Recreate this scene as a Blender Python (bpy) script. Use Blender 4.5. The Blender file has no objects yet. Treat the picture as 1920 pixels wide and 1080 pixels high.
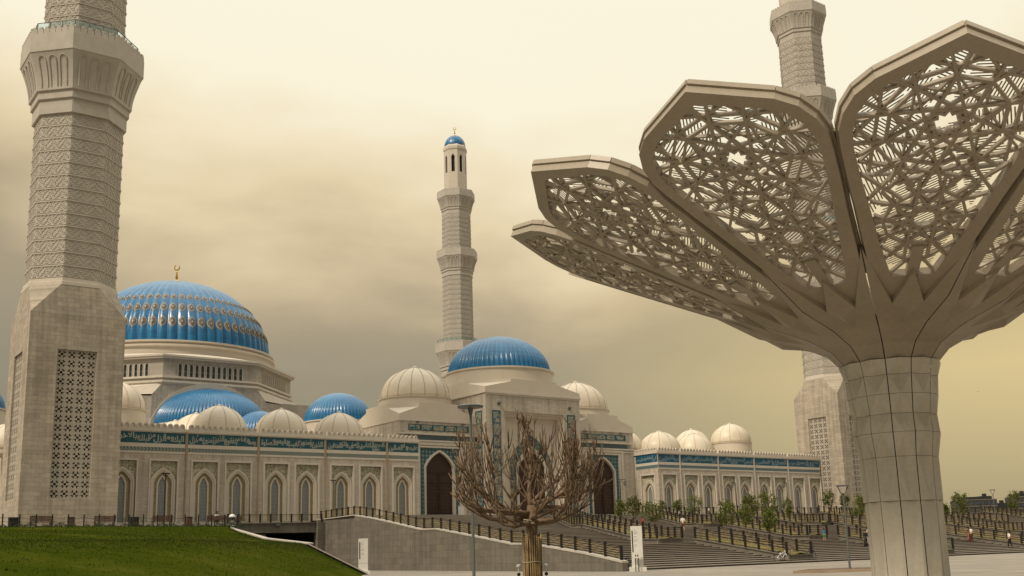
import bpy, bmesh, math, random
from mathutils import Vector, Matrix
R = math.radians
PI = math.pi
S = bpy.context.scene
COL = S.collection

# ------------------------------------------------------------------ camera
# X runs along the mosque front, Y into the site, Z up; the viewer stands at the origin
PITCH, ROLL, YAW = R(11.394), R(-1.6555), R(53.683)
hx, hy = math.cos(YAW), math.sin(YAW)
fw = Vector((hx * math.cos(PITCH), hy * math.cos(PITCH), math.sin(PITCH)))
up0 = Vector((-hx * math.sin(PITCH), -hy * math.sin(PITCH), math.cos(PITCH)))
rt0 = Vector((hy, -hx, 0))
rt = rt0 * math.cos(ROLL) + up0 * math.sin(ROLL)
up = up0 * math.cos(ROLL) - rt0 * math.sin(ROLL)
cam_d = bpy.data.cameras.new('camera')
cam = bpy.data.objects.new('camera', cam_d)
COL.objects.link(cam)
m = Matrix((rt, up, -fw)).transposed().to_4x4()
m.translation = Vector((0, 0, 1.6))
cam.matrix_world = m
cam_d.sensor_width = 36.0
cam_d.lens = 36.66
cam_d.shift_y = 100 / 1920
cam_d.clip_start = 0.5
cam_d.clip_end = 6000
S.camera = cam

# ------------------------------------------------------------------ world: warm overcast sky with streaked cloud
SUN_AZ, SUN_EL = R(190), R(46)     # azimuth of the veiled sun in plan (from +X), elevation
S.view_settings.view_transform = 'Standard'
S.view_settings.look = 'None'
S.view_settings.exposure = 0.14
S.view_settings.gamma = 1.0
W = bpy.data.worlds.new('World')
S.world = W
W.use_nodes = True


def srgb(r, g, b):
    f = lambda c: (c / 255 / 12.92) if c / 255 <= 0.04045 else ((c / 255 + 0.055) / 1.055) ** 2.4
    return (f(r), f(g), f(b), 1.0)


class NT:
    """small node-graph helper"""
    def __init__(self, nt):
        self.nt = nt
        nt.nodes.clear()

    def n(self, t, **kw):
        nd = self.nt.nodes.new(t)
        for k, v in kw.items():
            if k.startswith('i_'):
                key = k[2:].replace('_', ' ')
                s = nd.inputs[int(key)] if key.isdigit() else nd.inputs[key]
                if hasattr(v, 'is_output') or isinstance(v, bpy.types.NodeSocket):
                    self.nt.links.new(v, s)
                else:
                    s.default_value = v
            else:
                setattr(nd, k, v)
        return nd

    def math(self, op, a, b=None, c=None, clamp=False):
        nd = self.nt.nodes.new('ShaderNodeMath')
        nd.operation = op
        nd.use_clamp = clamp
        for i, v in enumerate((a, b, c)):
            if v is None:
                continue
            if isinstance(v, bpy.types.NodeSocket):
                self.nt.links.new(v, nd.inputs[i])
            else:
                nd.inputs[i].default_value = v
        return nd.outputs[0]

    def mix(self, fac, a, b, blend='MIX'):
        nd = self.nt.nodes.new('ShaderNodeMix')
        nd.data_type = 'RGBA'
        nd.blend_type = blend
        for i, v in ((0, fac), (6, a), (7, b)):
            if isinstance(v, bpy.types.NodeSocket):
                self.nt.links.new(v, nd.inputs[i])
            else:
                nd.inputs[i].default_value = v if not isinstance(v, tuple) or len(v) == 4 or i == 0 else (*v, 1)
        return nd.outputs[2]

    def ramp(self, fac, stops, interp='LINEAR'):
        nd = self.nt.nodes.new('ShaderNodeValToRGB')
        cr = nd.color_ramp
        cr.interpolation = interp
        while len(cr.elements) < len(stops):
            cr.elements.new(0.5)
        for e, (p, c) in zip(cr.elements, stops):
            e.position = p
            e.color = c if len(c) == 4 else (*c, 1)
        self.nt.links.new(fac, nd.inputs[0])
        return nd.outputs[0]

    def link(self, a, b):
        self.nt.links.new(a, b)


def build_world():
    g = NT(W.node_tree)
    tc = g.n('ShaderNodeTexCoord')
    d = tc.outputs['Generated']
    sep = g.n('ShaderNodeSeparateXYZ', i_0=d)
    x, y, z = sep.outputs
    zc = g.math('MAXIMUM', z, 0.0)
    # cloud sheet: direction projected on a high plane, streaked along one compass direction
    inv = g.math('DIVIDE', 1.0, g.math('ADD', zc, 0.16))
    px = g.math('MULTIPLY', x, inv)
    py = g.math('MULTIPLY', y, inv)
    comb = g.n('ShaderNodeCombineXYZ', i_0=px, i_1=py, i_2=0.0)
    mp = g.n('ShaderNodeMapping', i_0=d)
    mp.inputs['Rotation'].default_value = (R(6), R(-7), R(20))
    mp.inputs['Scale'].default_value = (1.0, 1.0, 2.3)
    n1 = g.n('ShaderNodeTexNoise', i_0=mp.outputs[0], i_Scale=2.3, i_Detail=4.0, i_Roughness=0.45, i_Distortion=0.35)
    n2 = g.n('ShaderNodeTexNoise', i_0=mp.outputs[0], i_Scale=6.5, i_Detail=5.0, i_Roughness=0.52, i_Distortion=0.25)
    nn = g.math('ADD', g.math('MULTIPLY', g.math('SUBTRACT', n1.outputs[0], 0.5), 0.26),
                g.math('MULTIPLY', g.math('SUBTRACT', n2.outputs[0], 0.5), 0.10))
    # the cloud deck is brightest towards one quarter of the sky, thick and grey low on the left
    bd = Vector((0.70, 0.62, 0.0)).normalized()
    side = g.math('ADD', g.math('MULTIPLY', x, float(bd.x)), g.math('MULTIPLY', y, float(bd.y)))
    hl = g.math('SQRT', g.math('ADD', g.math('MULTIPLY', x, x), g.math('ADD', g.math('MULTIPLY', y, y), 1e-4)))
    az = g.math('DIVIDE', side, hl)                     # 1 towards the bright quarter
    bright = g.math('ADD', zc, g.math('MULTIPLY', g.math('SUBTRACT', az, 0.92), 0.40))
    t = g.math('ADD', g.math('ADD', bright, 0.018), nn)
    K = 10.0

    def k(c, s=1.0):
        return tuple(v * K * s for v in c[:3]) + (1,)
    col = g.ramp(t, [(0.0, srgb(132, 127, 110)), (0.10, srgb(143, 135, 113)), (0.18, srgb(154, 143, 118)),
                     (0.24, srgb(170, 155, 126)), (0.29, srgb(204, 184, 147)), (0.335, srgb(232, 213, 173)),
                     (0.385, srgb(246, 230, 195)), (0.44, srgb(254, 246, 219)), (1.0, srgb(255, 251, 238))])
    # warm golden band low in the right quarter
    gd = Vector((0.93, 0.37, 0.0)).normalized()
    ga = g.math('DIVIDE', g.math('ADD', g.math('MULTIPLY', x, float(gd.x)), g.math('MULTIPLY', y, float(gd.y))), hl)
    gf = g.math('MULTIPLY', g.math('SMOOTH_MAX', g.math('MULTIPLY', g.math('SUBTRACT', ga, 0.86), 7.0), 0.0, 0.05),
                g.math('SUBTRACT', 1.0, g.math('MULTIPLY', g.math('ABSOLUTE', g.math('SUBTRACT', zc, 0.15)), 5.0), clamp=True), clamp=True)
    col = g.mix(g.math('MULTIPLY', gf, 0.95), col, srgb(226, 202, 142))
    sc = g.n('ShaderNodeVectorMath', operation='SCALE', i_0=col)
    sc.inputs['Scale'].default_value = K * SKYGAIN
    # high overcast overhead and behind the viewer is brighter than the strip that is seen
    zen = g.math('MULTIPLY', g.math('SUBTRACT', zc, 0.5), 2.2, clamp=True)
    sc2 = g.n('ShaderNodeVectorMath', operation='SCALE', i_0=sc.outputs[0])
    g.link(g.math('ADD', 1.0, g.math('MULTIPLY', zen, 0.9)), sc2.inputs['Scale'])
    neutral = g.mix(g.math('MULTIPLY', zen, 0.55), sc2.outputs[0], (15.0, 14.6, 13.6, 1))
    sky = g.n('ShaderNodeTexSky')
    sky.sky_type = 'NISHITA'
    sky.sun_disc = False
    sky.sun_elevation = SUN_EL
    sky.sun_rotation = R(90) - SUN_AZ
    sky.dust_density = 4.0
    add = g.mix(0.94, sky.outputs[0], neutral)
    bg = g.n('ShaderNodeBackground', i_0=add)
    bg.inputs[1].default_value = 0.1
    out = g.n('ShaderNodeOutputWorld')
    g.link(bg.outputs[0], out.inputs[0])


SKYGAIN = 0.93
build_world()
sun_d = bpy.data.lights.new('sun', 'SUN')
sun_d.energy = 2.5
sun_d.angle = R(11)
sun_d.color = (1.0, 0.87, 0.68)
sun = bpy.data.objects.new('sun', sun_d)
COL.objects.link(sun)
sd = Vector((math.cos(SUN_AZ) * math.cos(SUN_EL), math.sin(SUN_AZ) * math.cos(SUN_EL), math.sin(SUN_EL)))
sun.rotation_euler = sd.to_track_quat('Z', 'Y').to_euler()
sun.location = (0, 0, 300)

# ------------------------------------------------------------------ materials
MATS = {}


def mat(name, build):
    mt = bpy.data.materials.new(name)
    mt.use_nodes = True
    g = NT(mt.node_tree)
    p = g.n('ShaderNodeBsdfPrincipled')
    o = g.n('ShaderNodeOutputMaterial')
    g.link(p.outputs[0], o.inputs[0])
    build(g, p)
    MATS[name] = mt
    return mt


def setp(g, p, **kw):
    for k, v in kw.items():
        s = p.inputs[k.replace('_', ' ')]
        if isinstance(v, bpy.types.NodeSocket):
            g.link(v, s)
        else:
            s.default_value = v if not isinstance(v, tuple) or len(v) == 4 else (*v, 1)


def pos_uv(g):
    """u = x + y, v = z: lays courses on any upright wall of the site"""
    ge = g.n('ShaderNodeNewGeometry')
    s = g.n('ShaderNodeSeparateXYZ', i_0=ge.outputs['Position'])
    u = g.math('ADD', s.outputs[0], s.outputs[1])
    c = g.n('ShaderNodeCombineXYZ', i_0=u, i_1=s.outputs[2], i_2=0.0)
    return c.outputs[0], ge, s


def noise(g, scale, detail=3.0, rough=0.5, vec=None):
    if vec is None:
        vec = g.n('ShaderNodeNewGeometry').outputs['Position']
    return g.n('ShaderNodeTexNoise', i_0=vec, i_Scale=scale, i_Detail=detail, i_Roughness=rough).outputs[0]


def bump(g, p, h, strength=0.3, dist=0.05):
    b = g.n('ShaderNodeBump', i_Height=h)
    b.inputs['Strength'].default_value = strength
    b.inputs['Distance'].default_value = dist
    g.link(b.outputs[0], p.inputs['Normal'])


def stone(name, c1, c2, cm, bw, bh, mort=0.012, stain=0.35, rough=0.8, bmp=0.25):
    def b(g, p):
        uv, ge, s = pos_uv(g)
        br = g.n('ShaderNodeTexBrick', i_0=uv)
        br.offset = 0.5
        br.inputs['Color1'].default_value = (*c1, 1)
        br.inputs['Color2'].default_value = (*c2, 1)
        br.inputs['Mortar'].default_value = (*cm, 1)
        br.inputs['Scale'].default_value = 1.0
        br.inputs['Mortar Size'].default_value = mort
        br.inputs['Mortar Smooth'].default_value = 0.2
        br.inputs['Brick Width'].default_value = bw
        br.inputs['Row Height'].default_value = bh
        n1 = noise(g, 0.35, 5, 0.6)
        n2 = noise(g, 3.0, 4, 0.6)
        f = g.ramp(n1, [(0.3, (1 - stain, 1 - stain, 1 - stain)), (0.7, (1.06, 1.05, 1.03))])
        f2 = g.ramp(n2, [(0.3, (0.9, 0.9, 0.9)), (0.7, (1.07, 1.07, 1.07))])
        # long vertical weather runs
        mp = g.n('ShaderNodeMapping', i_0=uv)
        mp.inputs['Scale'].default_value = (1.6, 0.07, 1)
        n3 = g.n('ShaderNodeTexNoise', i_0=mp.outputs[0], i_Scale=1.0, i_Detail=4.0).outputs[0]
        f3 = g.ramp(n3, [(0.34, (0.82, 0.805, 0.78)), (0.58, (1.04, 1.04, 1.04))])
        c = g.mix(1.0, br.outputs[0], f, 'MULTIPLY')
        c = g.mix(1.0, c, f2, 'MULTIPLY')
        c = g.mix(1.0, c, f3, 'MULTIPLY')
        setp(g, p, Base_Color=c, Roughness=rough)
        p.inputs['Specular IOR Level'].default_value = 0.25
        bump(g, p, g.math('ADD', g.math('MULTIPLY', br.outputs[1], -1.0), g.math('MULTIPLY', n2, 0.4)), bmp, 0.03)
    return mat(name, b)


def plain(name, c, rough=0.6, var=0.12, scale=1.5, metal=0.0, bmp=0.0, spec=0.4):
    def b(g, p):
        n1 = noise(g, scale, 4, 0.6)
        f = g.ramp(n1, [(0.3, (1 - var,) * 3), (0.7, (1 + var * 0.6,) * 3)])
        setp(g, p, Base_Color=g.mix(1.0, (*c, 1), f, 'MULTIPLY'), Roughness=rough, Metallic=metal)
        p.inputs['Specular IOR Level'].default_value = spec
        if bmp:
            bump(g, p, noise(g, scale * 6, 4, 0.6), bmp, 0.02)
    return mat(name, b)


stone('facade_stone', (0.545, 0.49, 0.42), (0.475, 0.425, 0.362), (0.39, 0.345, 0.29), 1.1, 0.42, 0.012, 0.10)
stone('tower_stone', (0.485, 0.425, 0.35), (0.385, 0.338, 0.278), (0.29, 0.253, 0.207), 1.25, 0.5, 0.016, 0.14)
stone('hall_stone', (0.47, 0.43, 0.375), (0.40, 0.365, 0.315), (0.33, 0.3, 0.26), 1.4, 0.55, 0.012, 0.10)
stone('grey_granite', (0.205, 0.185, 0.155), (0.165, 0.15, 0.128), (0.10, 0.09, 0.078), 1.9, 0.62, 0.012, 0.16, 0.6)
plain('trim_stone', (0.60, 0.54, 0.46), 0.7, 0.07, 0.8)
plain('relief_stone', (0.485, 0.445, 0.385), 0.75, 0.10, 0.9)
plain('grille_stone', (0.40, 0.36, 0.30), 0.75, 0.12, 0.9)
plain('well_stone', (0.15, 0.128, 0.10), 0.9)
plain('light_panel', (0.60, 0.535, 0.445), 0.55, 0.05, 0.5)
plain('seam_tan', (0.36, 0.275, 0.19), 0.6)
plain('rib_tan', (0.46, 0.375, 0.275), 0.6)
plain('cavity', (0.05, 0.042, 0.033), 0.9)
plain('brass', (0.75, 0.48, 0.10), 0.25, 0.08, 3, 1.0)
plain('black_metal', (0.015, 0.014, 0.013), 0.45)
plain('lamp_grey', (0.12, 0.13, 0.125), 0.5, 0.08, 4)
plain('white_board', (0.72, 0.70, 0.64), 0.4, 0.05, 3)
plain('text_grey', (0.22, 0.22, 0.21), 0.6)
plain('brass_bar', (0.30, 0.225, 0.095), 0.6, 0.2, 2)
plain('bench_wood', (0.10, 0.05, 0.028), 0.6, 0.3, 6)
plain('cushion_dark', (0.02, 0.02, 0.022), 0.8)
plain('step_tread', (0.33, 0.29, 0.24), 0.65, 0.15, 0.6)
plain('step_riser_shaded', (0.06, 0.05, 0.042), 0.65, 0.2, 0.6)  # dark granite, with the riser's shade put into the colour
plain('kerb_stone', (0.50, 0.46, 0.40), 0.7, 0.15, 2)
plain('glass_clear', (0.25, 0.40, 0.42), 0.1, 0.02, 1)
plain('tyre', (0.012, 0.012, 0.012), 0.7)
plain('silver', (0.7, 0.7, 0.68), 0.35, 0.05, 3, 0.4)
plain('skin', (0.42, 0.25, 0.17), 0.6, 0.05, 5)
plain('hair', (0.012, 0.009, 0.007), 0.6)
for nm, c in dict(white_cloth=(0.75, 0.74, 0.72), dark_cloth=(0.012, 0.012, 0.016), brown_cloth=(0.13, 0.07, 0.04), red_cloth=(0.13, 0.03, 0.025),
                  vivid_red_cloth=(0.45, 0.03, 0.02), blue_cloth=(0.03, 0.16, 0.30), green_cloth=(0.05, 0.28, 0.12), mauve_cloth=(0.20, 0.14, 0.17), navy_cloth=(0.03, 0.04, 0.09)).items():
    plain(nm, c, 0.85, 0.12, 6)


def _dome_blue(g, p):
    uv = g.n('ShaderNodeUVMap').outputs[0]
    br = g.n('ShaderNodeTexBrick', i_0=uv)
    br.offset = 0.0
    br.inputs['Scale'].default_value = 1.0
    br.inputs['Brick Width'].default_value = 1.0
    br.inputs['Row Height'].default_value = 0.9
    br.inputs['Mortar Size'].default_value = 0.035
    br.inputs['Mortar Smooth'].default_value = 0.4
    br.inputs['Color1'].default_value = (0.010, 0.142, 0.325, 1)
    br.inputs['Color2'].default_value = (0.016, 0.168, 0.37, 1)
    br.inputs['Mortar'].default_value = (0.006, 0.055, 0.15, 1)
    n1 = noise(g, 0.4, 4)
    f = g.ramp(n1, [(0.3, (0.78, 0.82, 0.86)), (0.7, (1.12, 1.10, 1.06))])
    setp(g, p, Base_Color=g.mix(1.0, br.outputs[0], f, 'MULTIPLY'), Roughness=g.math('ADD', 0.22, g.math('MULTIPLY', noise(g, 0.9, 5), 0.22)))
    p.inputs['Specular IOR Level'].default_value = 0.5
    p.inputs['Coat Weight'].default_value = 0.25
    p.inputs['Coat Roughness'].default_value = 0.12
    bump(g, p, g.math('MULTIPLY', br.outputs[1], -1.0), 0.25, 0.04)


mat('dome_blue', _dome_blue)


def _dome_white(g, p):
    n1 = noise(g, 0.5, 5, 0.6)
    f = g.ramp(n1, [(0.3, (0.9, 0.89, 0.87)), (0.7, (1.03, 1.03, 1.03))])
    uv = g.n('ShaderNodeUVMap').outputs[0]
    s = g.n('ShaderNodeSeparateXYZ', i_0=uv)
    v = g.math('FRACT', g.math('MULTIPLY', s.outputs[1], 0.55))
    line = g.ramp(v, [(0.0, (0.86, 0.84, 0.8)), (0.035, (1, 1, 1))], 'LINEAR')
    c = g.mix(1.0, (0.68, 0.60, 0.48, 1), f, 'MULTIPLY')
    setp(g, p, Base_Color=g.mix(1.0, c, line, 'MULTIPLY'), Roughness=0.42)


mat('dome_white', _dome_white)


def _pattern(kind):
    def b(g, p):
        uv, ge, s = pos_uv(g)
        se = g.n('ShaderNodeSeparateXYZ', i_0=uv)
        u, v = se.outputs[0], se.outputs[1]
        if kind == 'teal':            # star-and-cross tilework
            k = 2 * PI / 0.62
            a = g.math('ADD', g.math('COSINE', g.math('MULTIPLY', u, k)), g.math('COSINE', g.math('MULTIPLY', v, k)))
            d1 = g.math('MULTIPLY', g.math('COSINE', g.math('MULTIPLY', g.math('ADD', u, v), k)), g.math('COSINE', g.math('MULTIPLY', g.math('SUBTRACT', u, v), k)))
            t = g.math('ADD', g.math('MULTIPLY', a, 0.3), g.math('MULTIPLY', d1, 0.4))
            t = g.math('ADD', t, 0.5)
            c = g.ramp(t, [(0.0, (0.020, 0.085, 0.11)), (0.34, (0.028, 0.115, 0.15)), (0.46, (0.22, 0.27, 0.23)), (0.58, (0.028, 0.10, 0.125)), (0.86, (0.42, 0.40, 0.32))], 'CONSTANT')
            n1 = noise(g, 2.2, 3)
            c = g.mix(0.35, c, g.ramp(n1, [(0.35, (0.02, 0.08, 0.10)), (0.65, (0.10, 0.19, 0.19))]))
        elif kind == 'ornament':       # cream arabesque on green and brown
            vo = g.n('ShaderNodeTexVoronoi', i_0=uv, i_Scale=1.9)
            vo.feature = 'DISTANCE_TO_EDGE'
            n1 = g.n('ShaderNodeTexNoise', i_0=uv, i_Scale=3.2, i_Detail=2.0, i_Distortion=2.0).outputs[0]
            t = g.math('ADD', g.math('MULTIPLY', n1, 0.9), g.math('MULTIPLY', vo.outputs[0], 0.5))
            c = g.ramp(t, [(0.0, (0.68, 0.64, 0.50)), (0.40, (0.36, 0.29, 0.12)), (0.46, (0.05, 0.07, 0.045)), (0.53, (0.70, 0.67, 0.53)), (0.64, (0.05, 0.06, 0.04)), (0.70, (0.64, 0.60, 0.45))], 'CONSTANT')
        elif kind == 'border':         # gilt mosaic edging round the lights
            k = 2 * PI / 0.34
            a = g.math('MULTIPLY', g.math('SINE', g.math('MULTIPLY', u, k)), g.math('SINE', g.math('MULTIPLY', v, k * 0.8)))
            t = g.math('ADD', g.math('MULTIPLY', a, 0.35), g.math('MULTIPLY', noise(g, 6.0, 3), 0.9))
            c = g.ramp(t, [(0.0, (0.16, 0.14, 0.08)), (0.36, (0.34, 0.27, 0.12)), (0.5, (0.52, 0.43, 0.24)), (0.64, (0.18, 0.18, 0.11))], 'CONSTANT')
        elif kind == 'meander':
            us = g.math('FRACT', g.math('MULTIPLY', u, 1 / 0.42))
            vs = g.math('FRACT', g.math('MULTIPLY', g.math('SUBTRACT', v, 14.88), 1 / 0.45))
            hook = g.math('ADD', g.math('MULTIPLY', g.math('SINE', g.math('MULTIPLY', us, 2 * PI)), 0.36), g.math('MULTIPLY', g.math('SINE', g.math('ADD', g.math('MULTIPLY', vs, 9.42), g.math('MULTIPLY', us, 6.28))), 0.5))
            c = g.ramp(g.math('ADD', hook, 0.5), [(0.0, (0.03, 0.105, 0.125)), (0.52, (0.36, 0.33, 0.25))], 'CONSTANT')
        elif kind == 'medallion':
            k = 2 * PI / 0.5
            vo = g.n('ShaderNodeTexVoronoi', i_0=uv, i_Scale=3.2)
            c = g.ramp(vo.outputs[0], [(0.0, (0.035, 0.11, 0.13)), (0.16, (0.36, 0.335, 0.25)), (0.34, (0.20, 0.12, 0.07)), (0.42, (0.36, 0.34, 0.26)), (0.6, (0.04, 0.13, 0.15))], 'CONSTANT')
        setp(g, p, Base_Color=c, Roughness=0.35)
        bump(g, p, noise(g, 8.0, 3), 0.15, 0.02)
    return b


for nm, kd in (('tile_teal', 'teal'), ('tile_ornament', 'ornament'), ('tile_border', 'border'), ('tile_meander', 'meander'), ('tile_medallion', 'medallion')):
    mat(nm, _pattern(kd))
plain('tile_ground', (0.016, 0.088, 0.112), 0.35, 0.18, 1.2)
plain('tile_blue_ground', (0.010, 0.090, 0.155), 0.35, 0.18, 1.2)
plain('letter_cream', (0.42, 0.41, 0.35), 0.45, 0.06, 3)
plain('letter_pale', (0.25, 0.32, 0.34), 0.45, 0.06, 3)
plain('band_grey_blue', (0.115, 0.175, 0.195), 0.45, 0.10, 1.2)
plain('medallion_cream', (0.37, 0.31, 0.225), 0.4, 0.08, 1)
plain('medallion_dark', (0.035, 0.05, 0.075), 0.4, 0.5, 4)


def _lattice(g, p):
    uv, ge, s = pos_uv(g)
    se = g.n('ShaderNodeSeparateXYZ', i_0=uv)
    k = 2 * PI / 0.17
    a = g.math('MULTIPLY', g.math('SINE', g.math('MULTIPLY', g.math('ADD', se.outputs[0], se.outputs[1]), k * 0.5)), g.math('SINE', g.math('MULTIPLY', g.math('SUBTRACT', se.outputs[0], se.outputs[1]), k * 0.5)))
    c = g.ramp(g.math('ADD', g.math('MULTIPLY', a, 0.5), 0.5), [(0.0, (0.33, 0.345, 0.33)), (0.45, (0.33, 0.345, 0.33)), (0.55, (0.12, 0.14, 0.15))])
    setp(g, p, Base_Color=c, Roughness=0.3)


mat('window_lattice', _lattice)


def _glass_dark(g, p):
    setp(g, p, Base_Color=g.ramp(noise(g, 0.6, 2), [(0.4, (0.03, 0.042, 0.05)), (0.6, (0.06, 0.075, 0.085))]), Roughness=0.12)
    p.inputs['Specular IOR Level'].default_value = 0.6


mat('window_glass', _glass_dark)


def _wood(g, p):
    uv, ge, s = pos_uv(g)
    mp = g.n('ShaderNodeMapping', i_0=uv)
    mp.inputs['Scale'].default_value = (6, 0.8, 1)
    n1 = g.n('ShaderNodeTexNoise', i_0=mp.outputs[0], i_Scale=2.0, i_Detail=5.0, i_Distortion=1.0).outputs[0]
    setp(g, p, Base_Color=g.ramp(n1, [(0.3, (0.028, 0.012, 0.007)), (0.7, (0.060, 0.028, 0.015))]), Roughness=0.45)


mat('door_wood', _wood)


def _canopy(name, c):
    def b(g, p):
        n1 = noise(g, 0.8, 5, 0.65)
        n2 = noise(g, 9.0, 4, 0.6)
        f = g.ramp(n1, [(0.3, (0.88, 0.875, 0.86)), (0.7, (1.05, 1.05, 1.05))])
        f2 = g.ramp(n2, [(0.35, (0.94,) * 3), (0.65, (1.03,) * 3)])
        c2 = g.mix(1.0, g.mix(1.0, (*c, 1), f, 'MULTIPLY'), f2, 'MULTIPLY')
        setp(g, p, Base_Color=c2, Roughness=0.42)
    return mat(name, b)


_canopy('canopy_shell_shaded', (0.375, 0.32, 0.245))  # petal and crown cladding, shade of the undersides put into the colour
_canopy('column_shell_lit', (0.62, 0.57, 0.475))  # same cladding, paler: light on the upright column put into its colour
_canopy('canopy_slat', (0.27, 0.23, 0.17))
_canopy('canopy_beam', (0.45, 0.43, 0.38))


def _grass(g, p):
    n1 = noise(g, 0.10, 5, 0.6)
    n2 = noise(g, 0.9, 5, 0.65)
    n3 = noise(g, 14.0, 3, 0.6)
    t = g.math('ADD', g.math('MULTIPLY', n1, 0.7), g.math('ADD', g.math('MULTIPLY', n2, 0.28), g.math('MULTIPLY', n3, 0.12)))
    c = g.ramp(t, [(0.34, (0.020, 0.032, 0.003)), (0.48, (0.036, 0.052, 0.004)), (0.60, (0.054, 0.066, 0.007)), (0.72, (0.095, 0.088, 0.020))])
    setp(g, p, Base_Color=c, Roughness=1.0)
    p.inputs['Specular IOR Level'].default_value = 0.0
    bump(g, p, g.math('ADD', n3, n2), 0.7, 0.12)


mat('grass', _grass)


def _drygrass(g, p):
    n2 = noise(g, 1.6, 5, 0.65)
    n3 = noise(g, 12.0, 3, 0.6)
    t = g.math('ADD', g.math('MULTIPLY', n2, 0.6), g.math('MULTIPLY', n3, 0.4))
    setp(g, p, Base_Color=g.ramp(t, [(0.36, (0.05, 0.065, 0.012)), (0.5, (0.13, 0.105, 0.03)), (0.64, (0.20, 0.15, 0.055))]), Roughness=0.95)
    bump(g, p, n3, 0.6, 0.08)


mat('dry_grass', _drygrass)


def _leaf(name, ca, cb):
    def b(g, p):
        oi = g.n('ShaderNodeNewGeometry').outputs['Random Per Island']
        setp(g, p, Base_Color=g.ramp(oi, [(0.0, ca), (1.0, cb)]), Roughness=0.6)
        p.inputs['Specular IOR Level'].default_value = 0.2
        tr = g.n('ShaderNodeBsdfTranslucent')
        g.link(g.ramp(oi, [(0.0, ca), (1.0, cb)]), tr.inputs[0])
        mx = g.n('ShaderNodeMixShader', i_0=0.3)
        out = [n for n in g.nt.nodes if n.type == 'OUTPUT_MATERIAL'][0]
        g.link(p.outputs[0], mx.inputs[1])
        g.link(tr.outputs[0], mx.inputs[2])
        g.link(mx.outputs[0], out.inputs[0])
    return mat(name, b)


_leaf('leaf_green', (0.040, 0.066, 0.010, 1), (0.16, 0.165, 0.03, 1))
_leaf('leaf_hedge', (0.014, 0.025, 0.006, 1), (0.06, 0.07, 0.02, 1))
_leaf('blade_green', (0.032, 0.050, 0.001, 1), (0.064, 0.082, 0.004, 1))
_leaf('blade_dry', (0.10, 0.085, 0.02, 1), (0.24, 0.18, 0.07, 1))


def _bark(g, p):
    n1 = noise(g, 5.0, 5, 0.65)
    n2 = noise(g, 30.0, 3, 0.6)
    setp(g, p, Base_Color=g.ramp(n1, [(0.3, (0.090, 0.058, 0.032)), (0.55, (0.165, 0.108, 0.062)), (0.75, (0.25, 0.175, 0.105))]), Roughness=0.85)
    bump(g, p, g.math('ADD', n1, n2), 0.5, 0.02)


mat('bark', _bark)
plain('cut_wood', (0.45, 0.32, 0.19), 0.8, 0.15, 8)
plain('bamboo', (0.33, 0.235, 0.11), 0.55, 0.35, 5)
plain('twine', (0.46, 0.40, 0.29), 0.9, 0.15, 8)


def _paving(g, p):
    ge = g.n('ShaderNodeNewGeometry')
    br = g.n('ShaderNodeTexBrick', i_0=ge.outputs['Position'])
    br.inputs['Scale'].default_value = 1.0
    br.inputs['Brick Width'].default_value = 2.4
    br.inputs['Row Height'].default_value = 1.2
    br.inputs['Mortar Size'].default_value = 0.025
    br.inputs['Color1'].default_value = (0.285, 0.25, 0.208, 1)
    br.inputs['Color2'].default_value = (0.245, 0.215, 0.18, 1)
    br.inputs['Mortar'].default_value = (0.13, 0.115, 0.095, 1)
    n1 = noise(g, 0.14, 5, 0.6)
    n2 = noise(g, 1.3, 5, 0.6)
    c = g.mix(1.0, br.outputs[0], g.ramp(n1, [(0.3, (0.8, 0.8, 0.8)), (0.7, (1.1, 1.08, 1.05))]), 'MULTIPLY')
    c = g.mix(1.0, c, g.ramp(n2, [(0.3, (0.9, 0.9, 0.9)), (0.7, (1.06, 1.06, 1.06))]), 'MULTIPLY')
    b2 = g.n('ShaderNodeTexBrick', i_0=ge.outputs['Position'])
    b2.offset = 0.0
    b2.inputs['Scale'].default_value = 1.0
    b2.inputs['Brick Width'].default_value = 9.6
    b2.inputs['Row Height'].default_value = 4.8
    b2.inputs['Mortar Size'].default_value = 0.2
    b2.inputs['Color1'].default_value = (1.04, 1.03, 1.0, 1)
    b2.inputs['Color2'].default_value = (0.93, 0.93, 0.94, 1)
    b2.inputs['Mortar'].default_value = (0.66, 0.65, 0.65, 1)
    c = g.mix(1.0, c, b2.outputs[0], 'MULTIPLY')
    n4 = noise(g, 0.5, 6, 0.7)
    c = g.mix(1.0, c, g.ramp(n4, [(0.28, (0.70, 0.69, 0.68)), (0.42, (1.0, 1.0, 1.0))]), 'MULTIPLY')
    setp(g, p, Base_Color=c, Roughness=0.6)
    bump(g, p, n2, 0.15, 0.02)


mat('paving', _paving)





def _flat(name, c1, c2, scale, bw, bh):
    def b(g, p):
        uv, ge, s = pos_uv(g)
        br = g.n('ShaderNodeTexBrick', i_0=uv)
        br.offset = 0.0
        br.inputs['Scale'].default_value = scale
        br.inputs['Brick Width'].default_value = bw
        br.inputs['Row Height'].default_value = bh
        br.inputs['Mortar Size'].default_value = 0.5
        br.inputs['Mortar Smooth'].default_value = 0.0
        br.inputs['Color1'].default_value = (0.03, 0.033, 0.04, 1)
        br.inputs['Color2'].default_value = (0.06, 0.06, 0.065, 1)
        br.inputs['Mortar'].default_value = (*c1, 1)
        setp(g, p, Base_Color=br.outputs[0], Roughness=0.7)
    return mat(name, b)


plain('house_dark', (0.065, 0.058, 0.058), 0.8, 0.15, 0.05)
plain('house_warm', (0.13, 0.09, 0.065), 0.8, 0.15, 0.05)
plain('house_pale', (0.20, 0.175, 0.145), 0.8, 0.15, 0.05)
plain('roof_dark', (0.03, 0.028, 0.03), 0.8)

# ------------------------------------------------------------------ helpers
ROOT = {}


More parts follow.
